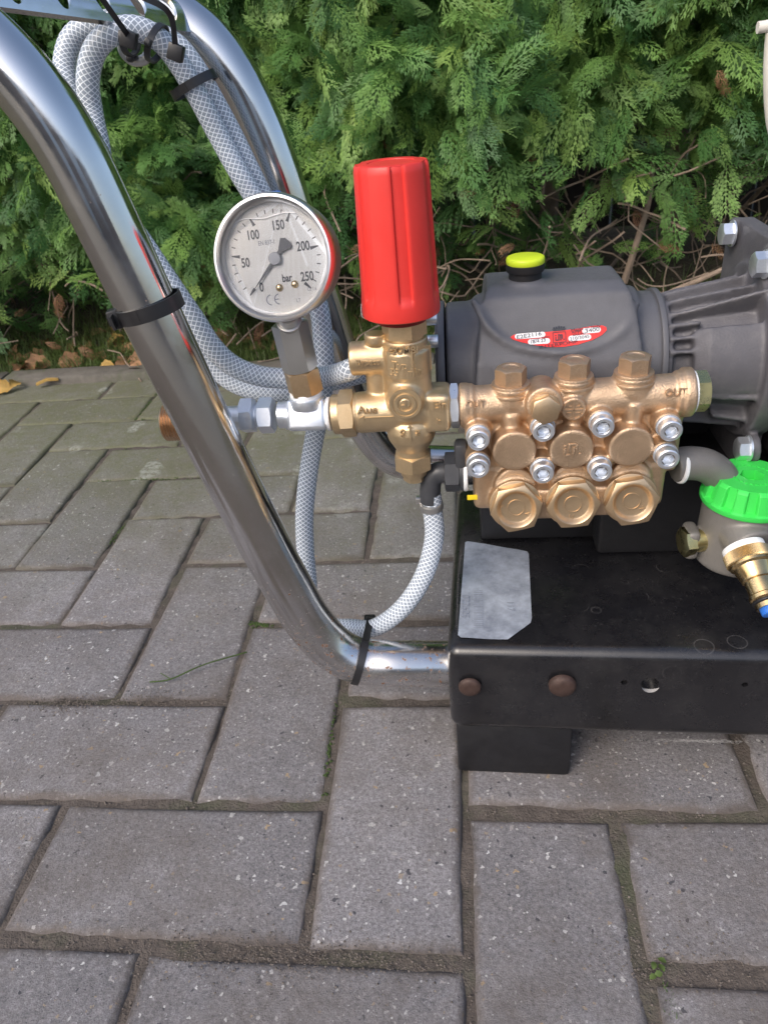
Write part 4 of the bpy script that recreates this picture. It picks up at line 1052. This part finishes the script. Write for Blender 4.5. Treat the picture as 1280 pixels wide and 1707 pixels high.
zn = vt(768); hx = M().hexnut(.0225, vt(779), vt(753), VZ(), both=True, rot=R(30), k=.55).cyl(.0086, vt(789), vt(777), VZ(), .0005).hexnut(.0130, vt(799), vt(788), VZ(), both=True, rot=R(10)); hx.cyl(.0104, vt(762), vt(736), VZ(), .0004)
obj('bottom_plug', hx, 'ubr', unl, 30)
u3 = M()
fy = YU-.0145
def ut(s_, px, py, sz, bend, yy, sx_=.95, rollm=None):
    t_ = textmesh(s_, sz*1.35, facing(P(px, py, yy), X1+Z1*-.01, FRONT), .0009, sx_, bend, off=.00005); obj('lettering', t_, 'ubr', ub, 30)
ut('COMBI', 672, 584, .0044, None, YU-.0143); ut('Typ A', 674, 610, .0050, ('v', .0145), YU-.0145); ut('35 l/min', 676, 622, .0048, ('v', .0145), YU-.0145, .95)
ut('Bƴpass'.replace('ƴ', 'y'), 613, 604, .0040, ('h', .0103), YU-.0083, 1.0); ut('Aus', 612, 684, .0052, ('h', .013), YU-.0130, 1.15); ut('Out', 614, 708, .0044, ('h', .013), YU-.0108, 1.15); ut('Ein', 733, 676, .0052, None, YU-.0132, 1.1); ut('In', 731, 702, .0032, None, YU-.0128)
arrowc = P(627, 696, YU-.0128); u3.box(arrowc, (.021, .0012, .0009)); u3.add([arrowc+Vector((-.0105, -.0008, 0)), arrowc+Vector((-.0075, -.0008, .0016)), arrowc+Vector((-.0075, -.0008, -.0016)), arrowc+Vector((-.0105, .0008, 0)), arrowc+Vector((-.0075, .0008, .0016)), arrowc+Vector((-.0075, .0008, -.0016))], [(0, 1, 2), (5, 4, 3), (0, 3, 4, 1), (1, 4, 5, 2), (2, 5, 3, 0)])
for s_, px, rl in (('Bloc', 672, 90), ('In', 697, 90)):
    t_ = textmesh('BO' if s_ == 'Bloc' else 'IN', .0042, facing(P(px, 722, YU-.0150), Vector((0, -.1, 1)), FRONT), .0009, .9); obj('lettering', t_, 'ubr', ub, 30)
ac = P(684, 722, YU-.0158); u3.box(ac, (.0010, .0014, .0100)); u3.add([ac+Vector((0, -.0008, .0066)), ac+Vector((-.0018, -.0008, .0036)), ac+Vector((.0018, -.0008, .0036))], [(0, 1, 2)])
obj('arrow_mark', u3, 'ubr', ub, 30)['kind'] = 'stuff'
# red knob: slightly conical, six shallow flutes that stop in scallops near the lower rim
k0, k1 = P(669, 522, YU), P(651, 270, YU); kz = (k1-k0).normalized(); KH = (k1-k0).length
KM = fr(k0, kz, R(-107)); kb, kt = .0228, .0202
n = 168; hs = [0, .0008, .003, .008, .0100, .0115, .013, .016, .03, .05, KH-.004, KH-.0012, KH]
def fl(a, k, h):
    d = ((a+math.pi/6) % (math.pi/3))-math.pi/6; w_ = .20
    t = max(0, min(1, (h-.0085)/.006)); t = t*t*(3-2*t)
    g_ = max(0, min(1, (w_-abs(d))/.05)); g_ = g_*g_*(3-2*g_)
    return 1-.085*t*g_-.012*t*(1-math.cos(6*a))/2
kp = [((kb+(kt-kb)*h/KH)*(.93 if k == 0 else .985 if k == 1 else .955 if h == KH else .99 if h > KH-.002 else 1), h) for k, h in enumerate(hs)]
kn = M(); kn.lathe(kp, KM, n, fl); kn.f.pop()
kn2 = M().lathe([(kt*.955*.93, KH-.0002), (kt*.80, KH+.0004), (kt*.62, KH+.0002), (kt*.58, KH-.0026), (.0005, KH-.0030)], KM, n); kn2.f.pop(0)
top_ = M(); o_k = (len(hs)-1)*n
# bridge fluted rim to the round dish
rimv = kn.v[o_k:o_k+n]; rin = kn2.v[:n]; top_.add(rimv+rin, [(i, (i+1) % n, n+(i+1) % n, n+i) for i in range(n)])
kn.add(kn2.v, kn2.f); kn.add(top_.v, top_.f)
kno = obj('knob', kn, 'red', unl, 38, label='tall red fluted plastic knob')
obj('knob_collar', M().cyl(.0150, -.0042, .001, KM, .0008, 48), 'darkred', unl)
th_ = M().tube([KM @ Vector(q) for q in ((.0232, .003, .0065), (.0236, .004, .003), (.0230, .005, -.001), (.0222, .003, -.0030), (.0218, .0, -.0020))], .00022, 5, 5)
obj('thread_wisp', th_, 'ptfe', unl)

# zinc nut between manifold and valve
zn_ = M().hexnut(.0245, 0, .0058, fr(P(750, 677, YU), gd, R(18)), both=True, k=.4); zn_.cyl(.0095, -.004, .009, fr(P(750, 677, YU), gd))
obj('joining_nut', zn_, 'zinc', pump, 30)

# ================================================================== outlet: tee block, unions, threaded end
outl = thing('outlet_fitting', P(420, 690, YU), 'zinc tee and union fittings ending in a copper thread behind the tube', 'pipe fitting')
tee_d = (P(548, 690, YU)-P(285, 702, YU)).normalized()
tb = P(515, 691, YU)
tbm = Matrix.Rotation(-math.atan2(tee_d.z, tee_d.x), 4, 'Y')
t_ = M().box(tb, (.0250, .0200, .0200), bev=.0028, seg=3, rotm=tbm @ Matrix.Rotation(R(-24), 4, 'X')); t_.cyl(.0092, -.0145, .0145, fr(tb, tee_d)); t_.cyl(.0112, .006, .0135, fr(tb, Z1), .001)
obj('tee_block', t_, 'zinc', outl, 30)
obj('seal_tape', M().cyl(.0108, 0, .0024, fr(P(546, 690, YU), tee_d), .0005).cyl(.0100, .0125, .0162, fr(tb, Z1), .0006), 'ptfe', outl)
st_ = M().lathe([(.0085, 0), (.0085, .0045), (.0078, .0055), (.0078, .0125), (.0088, .0135), (.0088, .0155)], fr(P(466, 692, YU), tee_d), 32); obj('stub', st_, 'zinc', outl, 30)
for px, w_ in ((433, .0098), (403, .0092)):
    h_ = M().hexnut(.0200, 0, w_, fr(P(px, 693, YU), tee_d, R(12 if px > 420 else 26)), both=True, k=.5); obj('union_nut', h_, 'zinc', outl, 30)
th = M(); thp = [(.0080, 0)]
for k in range(5): thp += [(.0080, .0012*k+.0003), (.0073, .0012*k+.0009)]
th.lathe(thp+[(.0080, .0068)], fr(P(421, 693, YU), tee_d), 32)
th.cyl(.0078, 0, .026, fr(P(340, 699, YU), tee_d)); obj('threaded_nipple', th, 'zinc', outl, 30)
cp_ = M(); thp = [(.0098, 0), (.0118, .0006)]
for k in range(7): z_ = .0012+.0019*k; thp += [(.0122, z_), (.0112, z_+.0009)]
cp_.lathe(thp+[(.0112, .0150), (.0098, .020), (.0098, .030)], fr(P(276, 704, YU), tee_d), 40)
obj('copper_thread', cp_, 'copper', outl, 30)
br_ = M().hexnut(.0185, P(508, 652, YU).z, P(508, 612, YU).z, Matrix.Translation((0, 0, 0)), both=True)
g0, g1 = P(511, 655, YU), P(462, 455, YU); gz = (g1-g0).normalized()
def gp(py): t = (py-655)/(455-655); return t*(g1-g0).length
# brass bush, long steel hexagon, gauge stem share the slanting axis
GM = fr(g0, gz, 0)
obj('brass_bush', M().hexnut(.0192, gp(655), gp(612), GM @ Matrix.Rotation(R(28), 4, 'Z'), both=True, k=.6), 'brass_cap', outl, 30)
obj('seal_washer', M().cyl(.0088, gp(616), gp(606), GM, .0006), 'ptfe', outl)
obj('hex_coupling', M().hexnut(.0192, gp(613), gp(533), GM @ Matrix.Rotation(R(38), 4, 'Z'), both=True, k=.5), 'steel', outl, 30)

# ================================================================== pressure gauge
gc = P(456, 431, YU-.014); 
gup = Vector((gz.x, 0, gz.z)).normalized(); gn = Vector((-.05, -1, .25)).normalized()
gup = (Vector((math.sin(R(-3.5)), 0, math.cos(R(-3.5))))); gup = (gup-gn*gup.dot(gn)).normalized(); gr3 = gup.cross(gn)
GX = Matrix((gr3, gup, gn)).transposed().to_4x4(); GX.translation = gc
gauge = thing('pressure_gauge', gc, 'round steel pressure gauge with pale dial reading zero bar', 'gauge')
RB = 104*mpp(gc); RD = RB*.855
s_ = RB/.0335
gm = M().lathe([(RB*.90, -.028), (RB*.95, -.027), (RB*.955, -.008), (RB*.93, -.006), (RB*.93, -.0045)], GX, 72); obj('case', gm, 'case_steel', gauge, 30)
bz = M().lathe([(RB*.955, -.0062), (RB*.995, -.0050), (RB, -.0020), (RB*.985, .0014), (RB*.955, .0034), (RB*.92, .0036), (RB*.885, .0020), (RD*1.0, -.0008), (RD*.995, -.0045)], GX, 96); bz.f.pop(); bz.f.pop(); obj('bezel', bz, 'bezel', gauge, 50)
obj('dial', M().lathe([(RD, -.0062), (RD, -.0045)], GX, 72), 'dial', gauge, 30)
gls = M(); gls.lathe([(RD*1.0, -.0002), (RD*.999, .0)], GX, 64); obj('glass', gls, 'glass', gauge, 20)
Z0 = -.0044
tk = M()
def dpt(r, a, z=Z0): return GX @ Vector((r*math.cos(a), r*math.sin(a), z))
def tick(a, r0, r1, w0, w1):
    d = Vector((math.cos(a), math.sin(a), 0)); q = Vector((-d.y, d.x, 0))
    tk.add([d*r0-q*w0, d*r1-q*w1, d*r1+q*w1, d*r0+q*w0], [(0, 1, 2, 3)], GX @ Matrix.Translation((0, 0, Z0)))
for k in range(26):
    a = R(225-k*10.8)
    if k % 5 == 0: tick(a, RD*.70, RD*.86, .0009*s_, .00030*s_)
    else: tick(a, RD*.80, RD*.875, .00027*s_, .00027*s_)
obj('scale_mark', tk, 'ink', gauge, 0)['kind'] = 'stuff'
tmz = M()
for s__, x, y, sz, sx_ in (('0', -.36, -.49, .0068, .72), ('50', -.60, -.015, .0068, .72), ('100', -.375, .46, .0068, .72), ('150', .135, .575, .0068, .72), ('200', .56, .155, .0068, .72), ('250', .56, -.39, .0068, .72), ('bar', .165, -.375, .0056, .75)):
    t_ = textmesh(s__, sz*s_, GX @ Matrix.Translation((x*RD, y*RD, Z0+.00005)), .00001, sx_, off=.00016)
    obj('numeral' if s__ != 'bar' else 'lettering', t_, 'ink', gauge, 0)
for s__, x, y, sz in (('EN 837-1', -.13, .30, .0033), ('CL 1.6', .62, -.62, .0026), ('LT', .33, -.80, .0030)):
    obj('lettering', textmesh(s__, sz*s_, GX @ Matrix.Translation((x*RD, y*RD, Z0+.00005)), .00001, .75), 'ink_grey', gauge, 0)
ce = M()
def arc2(cx, cy, r, a0, a1, w=.00028):
    k = 14; vs = []
    for i in range(k+1):
        a = R(a0+(a1-a0)*i/k); vs += [(cx+(r-w)*math.cos(a), cy+(r-w)*math.sin(a), Z0+.00005), (cx+(r+w)*math.cos(a), cy+(r+w)*math.sin(a), Z0+.00005)]
    ce.add(vs, [(2*i, 2*i+1, 2*i+3, 2*i+2) for i in range(k)], GX)
cx_, cy_ = -.20*RD, -.735*RD
arc2(cx_, cy_, .0027*s_, 95, 265); arc2(cx_+.0046*s_, cy_, .0027*s_, 95, 265)
ce.add([(cx_+.0022*s_, cy_-.00025, Z0+.00005), (cx_+.0042*s_, cy_-.00025, Z0+.00005), (cx_+.0042*s_, cy_+.00025, Z0+.00005), (cx_+.0022*s_, cy_+.00025, Z0+.00005)], [(0, 1, 2, 3)], GX)
obj('ce_mark', ce, 'ink_grey', gauge, 0)['kind'] = 'stuff'
nd = M(); a = R(225+1); d = Vector((math.cos(a), math.sin(a), 0)); q = Vector((-d.y, d.x, 0)); z3 = Vector((0, 0, -.0028))
poly = [d*RD*.82+z3, d*RD*.2-q*.0008+z3, -d*RD*.16-q*.0011+z3, -d*RD*.36-q*RD*.130+z3, -d*RD*.42+z3-q*RD*.06, -d*RD*.42+z3+q*RD*.06, -d*RD*.36+q*RD*.130+z3, -d*RD*.16+q*.0011+z3, d*RD*.2+q*.0008+z3]
k_ = len(poly); nd.add(poly+[p+Vector((0, 0, -.0003)) for p in poly], [tuple(range(k_)), tuple(range(k_, 2*k_))[::-1]]+[(i, (i+1) % k_, k_+(i+1) % k_, k_+i) for i in range(k_)], GX)
obj('needle', nd, 'ink', gauge, 0)
obj('needle_hub', M().lathe([(.0034*s_, -.0026), (.0034*s_, -.0021), (.0030*s_, -.0017), (.0004, -.0016)], GX, 32), 'hub_grey', gauge, 30)
for x, y in ((-.01, -.53), (.30, -.50)):
    obj('dial_screw', M().lathe([(.0021*s_, -.0046), (.0019*s_, -.0036), (.0010*s_, -.0030), (.0002, -.0029)], GX @ Matrix.Translation((x*RD, y*RD, 0)), 20), 'screw', gauge, 50)
# surface line of the liquid filling, behind the lens
ll = M(); pts_ = []
for k in range(21): x = -.66+1.17*k/20; pts_.append(GX @ Vector((x*RD, RD*(.735+.02*math.sin(k*.5)+.03*(k/20)), Z0+.0008)))
ll.tube(pts_, .00022, 6, 2); obj('fill_line', ll, 'white', gauge)
obj('blue_plug', M().lathe([(.0048, -.004), (.0048, .0012), (.0040, .0026)], fr(GX @ Vector((.010*s_*0+.001, RB*.955, -.016)), gup), 24), 'blue', gauge, 30)
sm = M(); e1 = g0+gz*gp(540); e2 = GX @ Vector((0, -RB*.93, -.012)); dd_ = e2-e1
sm.cyl(.0062, -.002, dd_.length+.004, fr(e1, dd_), 0, 28); sm.cyl(.0075, dd_.length*.35, dd_.length*.7, fr(e1, dd_), .0004, 28); obj('stem', sm, 'steel', gauge, 30)

# ================================================================== black elbow, hoses, clamp
HR = .0068
elb = thing('hose_elbow', P(740, 790, YU+.004), 'black plastic hose elbow screwed into the lower left of the manifold', 'elbow')
ye = .188
em_ = M().tube([P(772, 786, ye), P(748, 787, ye), P(729, 788, ye), P(720, 797, ye), P(717, 815, ye), P(717, 835, ye)], .0070, 28, 6)
obj('elbow_body', em_, 'elbow', elb, 40)
nt_ = M().hexnut(.0230, 0, .0098, fr(P(741, 787, ye), X1, R(10)), both=True, k=.3); nt_.cyl(.0125, .0098, .0125, fr(P(741, 787, ye), X1))
nt_.box(P(768, 757, ye-.004), (.0085, .012, .019), bev=.003)
obj('elbow_nut', nt_, 'elbow', elb, 30)
obj('seal_ring', M().cyl(.0122, 0, .0028, fr(P(772, 788, ye-.001), X1), .0008), 'ptfe', elb)
h1 = thing('bypass_hose', P(720, 900, ye), 'clear braided hose dropping from the black elbow to the tube bend and up again', 'hose')
p1 = [P(718, 822, ye), P(721, 850, ye), P(723, 900, ye-.002), P(706, 960, ye-.008), P(672, 1012, ye-.012), P(625, 1046, ye-.008), P(585, 1046, .192), P(545, 1042, .200), P(516, 1015, .206), P(514, 970, .210), P(509, 915, .212), P(508, 850, .215), P(517, 770, .22), P(530, 700, .222), P(540, 640, .226), P(539, 575, .232), P(528, 500, .245), P(490, 430, .265), P(437, 350, .28), P(397, 285, .28), P(364, 225, .28), P(330, 160, .275), P(300, 108, .27), P(268, 68, .262), P(228, 48, .255), P(188, 54, .25), P(158, 85, .25), P(147, 135, .25), P(154, 190, .25), P(166, 250, .24), P(175, 330, .23)]
obj('hose_body', M().tube(p1, HR, 28, 8), 'hose', h1)
cl_ = M().cyl(HR+.0012, 0, .0052, fr(P(719, 848, ye), Z1), .0003, 40); 
for k in range(22):
    a = math.pi*(1.05+.9*k/21); c_ = P(719, 848, ye)+Vector((math.cos(a)*(HR+.0012), math.sin(a)*(HR+.0012), .0026)); cl_.box(c_, (.0005, .0005, .0036), rotm=Matrix.Rotation(a, 4, 'Z'))
cl_.box(P(700, 833, ye), (.006, .005, .0045), bev=.0008); obj('hose_clamp', cl_, 'steel', h1, 30, label='steel band clamp below the black elbow')
h2 = thing('return_hose', P(560, 626, .2), 'clear braided hose running from the valve side port behind the near tube', 'hose')
yr = .189
p2 = [P(600, 608, yr+.003), P(584, 616, yr+.004), P(560, 624, .204), P(530, 629, .214), P(480, 631, .214), P(430, 626, .210), P(385, 607, .206), P(352, 575, .203), P(326, 535, .203), P(295, 490, .205), P(248, 420, .212), P(182, 320, .225), P(136, 220, .245), P(114, 150, .262), P(108, 105, .272), P(124, 60, .28), P(170, 38, .285), P(232, 44, .288), P(290, 72, .29), P(325, 112, .292), P(353, 160, .294), P(387, 222, .296), P(418, 285, .296), P(452, 350, .298), P(505, 430, .30)]
obj('hose_body', M().tube(p2, HR, 28, 8), 'hose', h2)
h3 = thing('lower_hose', P(430, 650, .24), 'clear hose sagging just under the return hose behind the unions', 'hose')
p3 = [P(318, 545, .235), P(352, 606, .237), P(390, 640, .238), P(440, 655, .240), P(500, 652, .244), P(560, 636, .25), P(620, 622, .26), P(680, 622, .268)]
obj('hose_body', M().tube(p3, HR*.9, 24, 8), 'hose', h3)
# ring hanging below the loop
hk = M(); pts_ = [P(212+19*math.cos(a)*1, 72+22*math.sin(a), .262) for a in [R(k) for k in range(-30, 200, 15)]]
hk = M().tube([P(203, 70, .262), P(207, 88, .262), P(222, 101, .262), P(240, 100, .262), P(247, 92, .262)], .0030, 12, 5); tag(obj('metal_hook', hk, 'steel'), 'small bent metal hook hanging inside the top hose loop', 'hook')

# ================================================================== cable ties
def tie_loop(name, c, ax, rx, w_, label, head_ang, hs=(.006, .0075, .0052), tail=0, ry=None, x_ref=None, a0=0, a1=360, material='tie'):
    """a strap round an axis ax at c; rx/ry its half widths"""
    ax = Vector(ax).normalized(); u = Vector(x_ref) if x_ref is not None else Vector((0, -1, 0)); u = (u-ax*u.dot(ax)).normalized(); v = ax.cross(u); ry = ry or rx
    r = thing('cable_tie', c, label, 'cable tie', 'black cable ties'); m = M(); pts_, nn = [], []
    for k in range(49):
        a = R(a0+(a1-a0)*k/48); pts_.append(c+u*math.cos(a)*rx+v*math.sin(a)*ry); nn.append(u*math.cos(a)/rx+v*math.sin(a)/ry)
    m.ribbon(pts_, nn, w_, .0011); obj('strap', m, 'tie', r, 30)
    a = R(head_ang); o_ = u*math.cos(a)*(rx+.0022)+v*math.sin(a)*(ry+.0022); dn = (u*math.cos(a)/rx+v*math.sin(a)/ry).normalized(); tg = ax.cross(dn)
    hm = Matrix((tg, ax, dn)).transposed().to_4x4(); hb_ = M().box((0, 0, 0), hs, bev=.0008, mx=Matrix.Translation(c+o_) @ hm); hb_.box((0, 0, hs[2]*.3), (hs[0]*.5, hs[1]*.55, hs[2]*.7), mx=Matrix.Translation(c+o_) @ hm)
    obj('head', hb_, 'tie', r, 30)
    if tail:
        m = M(); p0 = c+o_; m.ribbon([p0+tg*x for x in (.002, tail*.5, tail)], [dn]*3, w_*.9, .001); obj('tail', m, 'tie', r, 30)
    return r
tc_ = P(251, 512, .1505); tdir = (P(340, 705, .1505)-P(160, 330, .1505)).normalized()
tie_loop('t', tc_, (tdir+Vector((-.04, .0, .0))).normalized(), TR+.0006, .0078, 'wide black cable tie strapped round the straight part of the near tube', 75, (.009, .0105, .007), -.012)
c2 = P(598, 1082, .158); p_a, p_b = P(609, 1030, .17), P(592, 1130, .145)
r2 = thing('cable_tie', c2, 'black cable tie binding the clear hose to the tube bend', 'cable tie', 'black cable ties'); m = M(); pts_, nn = [], []
tb_ = (P(640, 1104, .1505)-P(560, 1085, .1505)).normalized(); cc1, cc2 = P(600, 1099, .1505), P(608, 1046, ye-.004)
u_ = (cc2-cc1); u_ = (u_-tb_*u_.dot(tb_)); D_ = u_.length; u_.normalize(); v_ = tb_.cross(u_)
if v_.y > 0: v_ = -v_
for k in range(17): a = R(90+180*k/16); pts_.append(cc1+(u_*math.cos(a)+v_*math.sin(a))*(TR+.0008)); nn.append(u_*math.cos(a)+v_*math.sin(a))
for k in range(17): a = R(-90+180*k/16); pts_.append(cc1+u_*D_+(u_*math.cos(a)+v_*math.sin(a))*(HR+.0006)+tb_*.002); nn.append(u_*math.cos(a)+v_*math.sin(a))
pts_.append(pts_[0]); nn.append(nn[0]); m.ribbon(pts_, nn, .0052, .0011); obj('strap', m, 'tie', r2, 30)
hd_ = M().box(cc1+u_*(D_+HR+.0015)+tb_*.003, (.0085, .008, .0075), bev=.001); obj('head', hd_, 'tie', r2, 30)
def dirpx(a, b, Y): return (P(*b, Y)-P(*a, Y)).normalized()
tie_loop('t', P(324, 142, .281), dirpx((300, 95), (345, 180), .28), HR*2.15, .0052, 'black cable tie band round both hoses, lowest of those near the crossbar', 200, (.004, .004, .002))
tie_loop('t', P(262, 72, .258), dirpx((230, 52), (290, 82), .25), HR*1.35, .0036, 'black cable tie round the hose loop beside the far chrome tube', 70, (.004, .004, .003), ry=HR*2.0, x_ref=(0, -.2, 1))
tie_loop('t', P(218, 60, .258), dirpx((190, 50), (240, 55), .25), HR*1.3, .0036, 'black cable tie round the top of the hose loop', 160, (.004, .004, .003), ry=HR*2.0, x_ref=(0, -.2, 1))
for a_, b_, c_, lab_ in (((168, -6), (196, 34), (216, 62), 'thin black strap from the crossbar down to the middle of the hose loop'), ((232, -8), (282, 22), (294, 84), 'thin black strap curving from the crossbar to the right tie head')):
    pts_ = spline([P(a_[0], a_[1], .215), P(b_[0], b_[1], .222), P(c_[0], c_[1], .236)], 8); m = M().ribbon(pts_, [Vector((.3, -1, .1))]*len(pts_), .0030, .0011); q_ = thing('cable_tie', pts_[-1], lab_, 'cable tie', 'black cable ties'); obj('strap', m, 'tie', q_, 30)
    obj('head', M().box(pts_[-1]+Vector((0, -.001, -.001)), (.0085, .006, .0085), bev=.0008, rotm=Matrix.Rotation(R(25), 4, 'Y')), 'tie', q_, 30)

# ================================================================== water filter
YW = .192
fc = P(1231, 800, YW); 
filt = thing('water_filter', Vector((fc.x, YW, .13)), 'grey water filter pot with a bright green ribbed cap', 'filter')
zcap = P(1237, 792, YW).z; fz = Matrix.Translation((fc.x, YW, 0)) @ Matrix.Rotation(R(2), 4, 'Y')
RF = .0268
fm = M().cyl(.0262, P(1240, 968, YW-.026).z, zcap-.0165, fz, .0035, 64)
fm.cyl(.0150, 0, .020, fr(P(1253, 915, YW-.028), Vector((-.25, 1, .35))), .002)
fm.box((fc.x-.026, YW-.004, P(1150, 895, YW).z), (.009, .018, .022), bev=.003)
# elbow cast to the manifold's right lower port
e0 = P(1122, 776, .192)
fm.tube([e0, P(1150, 772, .194), P(1180, 778, .196), P(1203, 800, .198), P(1208, 840, .200)], .0110, 32, 6)
fb = cast('filter_body', fm, 'alu_filter', filt, .0010, 5, .5)
obj('seal_ring', M().cyl(.0114, 0, .0030, fr(P(1131, 777, .192), Vector((1, .1, -.1))), .001), 'ptfe', filt)
cpm = M(); hh = [zcap-.0185, zcap-.0175, zcap-.0150, zcap-.0140, zcap-.0020, zcap-.0006, zcap]
rr_ = [RF*1.07, RF*1.09, RF*1.09, RF*1.04, RF*.955, RF*.90, RF*.86]
def rib(a, k, h):
    if k < 3 or k > 5: return 1
    d = ((a) % (2*math.pi/12))-math.pi/12; g_ = max(0, min(1, (abs(d)-.105)/.035)); g_ = 1-g_*g_*(3-2*g_)
    return 1-(.10 if k < 5 else .045)*(g_ if True else 0)
n = 240; cpm.lathe(list(zip(rr_, hh)), fz, n, rib); cpm.f.pop()
# hexagon socket in the top
v0 = [fz @ Vector((RF*.86*math.cos(2*math.pi*i/n), RF*.86*math.sin(2*math.pi*i/n), zcap)) for i in range(n)]
def hexr(a): d = (a % (math.pi/3))-math.pi/6; return .0068/math.cos(d)
v1 = [fz @ Vector((hexr(2*math.pi*i/n)*math.cos(2*math.pi*i/n), hexr(2*math.pi*i/n)*math.sin(2*math.pi*i/n), zcap)) for i in range(n)]
v2 = [p_-Vector((0, 0, .007)) for p_ in v1]
cpm.add(v0+v1+v2, [(i, (i+1) % n, n+(i+1) % n, n+i) for i in range(n)]+[(n+i, n+(i+1) % n, 2*n+(i+1) % n, 2*n+i) for i in range(n)]+[tuple(range(2*n, 3*n))])
cap_ = obj('cap', cpm, 'green', filt, 32, label='bright green ribbed plastic screw cap with hexagonal hole')
let = M()
for k in range(26):
    a = 2*math.pi*k/26; c_ = fz @ Vector((.0128*math.cos(a), .0128*math.sin(a), zcap+.0002)); let.box(c_, (.0017, .0009, .0006), rotm=Matrix.Rotation(a+math.pi/2+(.4 if k % 3 else 0), 4, 'Z'))
obj('raised_print', let, 'green', cap_, 0)['kind'] = 'stuff'
pm = P(1152, 902, YW-.006); b = M().hexnut(.0178, 0, .0068, fr(pm, Vector((-1, -.18, 0)), R(5)), both=False, k=.3).cyl(.008, -.012, .001, fr(pm, Vector((-1, -.18, 0)))); obj('hex_plug', b, 'brass_yel', filt, 30)
# brass quick connector pointing forward
q0 = P(1240, 918, YW-.034); qd = (P(1292, 1035, YW-.075)-q0).normalized()
QM = fr(q0, qd)
obj('seal_tape', M().cyl(.0128, -.003, .0012, QM, .0006), 'ptfe', filt)
qc = thing('hose_connector', q0, 'knurled brass hose connector screwed into the front of the water filter', 'connector')
kn_ = M().lathe([(.0125, .0008), (.0138, .0016), (.0138, .0080), (.0130, .0090)], QM, 240, lambda a, k, h: 1-.022*(int(a/(2*math.pi)*240+.5) % 2)*(1 if k in (1, 2) else 0))
obj('knurled_nut', kn_, 'brass_new', qc, 20)
obj('connector_nose', M().lathe([(.0125, .008), (.0125, .0105), (.0112, .0118), (.0098, .0175), (.0092, .0190), (.0092, .0205), (.0082, .0212), (.0082, .0300), (.0092, .0308), (.0092, .0330), (.0076, .0345), (.0076, .039)], QM, 48), 'brass_new', qc, 30)
obj('o_ring', M().lathe([(.0078, .0338), (.0086, .0342), (.0089, .0350), (.0086, .0358), (.0078, .0362)], QM, 40), 'rubber', qc, 50)
obj('inner_tip', M().cyl(.0060, .038, .0435, QM, .0012), 'blue', qc, 40)

# ================================================================== pale plastic grip at the picture's right edge
yc_ = .42
cr = thing('starter_grip', P(1292, 150, yc_), 'cream plastic rope grip at the top right edge', 'grip')
obj('grip_bar', M().tube([P(1262, 46, yc_), P(1275, 44, yc_), P(1300, 38, yc_), P(1340, 34, yc_)], .0040, 16, 5), 'cream', cr)
obj('grip_post', M().tube([P(1299, 50, yc_), P(1295, 110, yc_), P(1296, 170, yc_), P(1302, 215, yc_), P(1318, 242, yc_)], .0095, 24, 6), 'cream', cr)
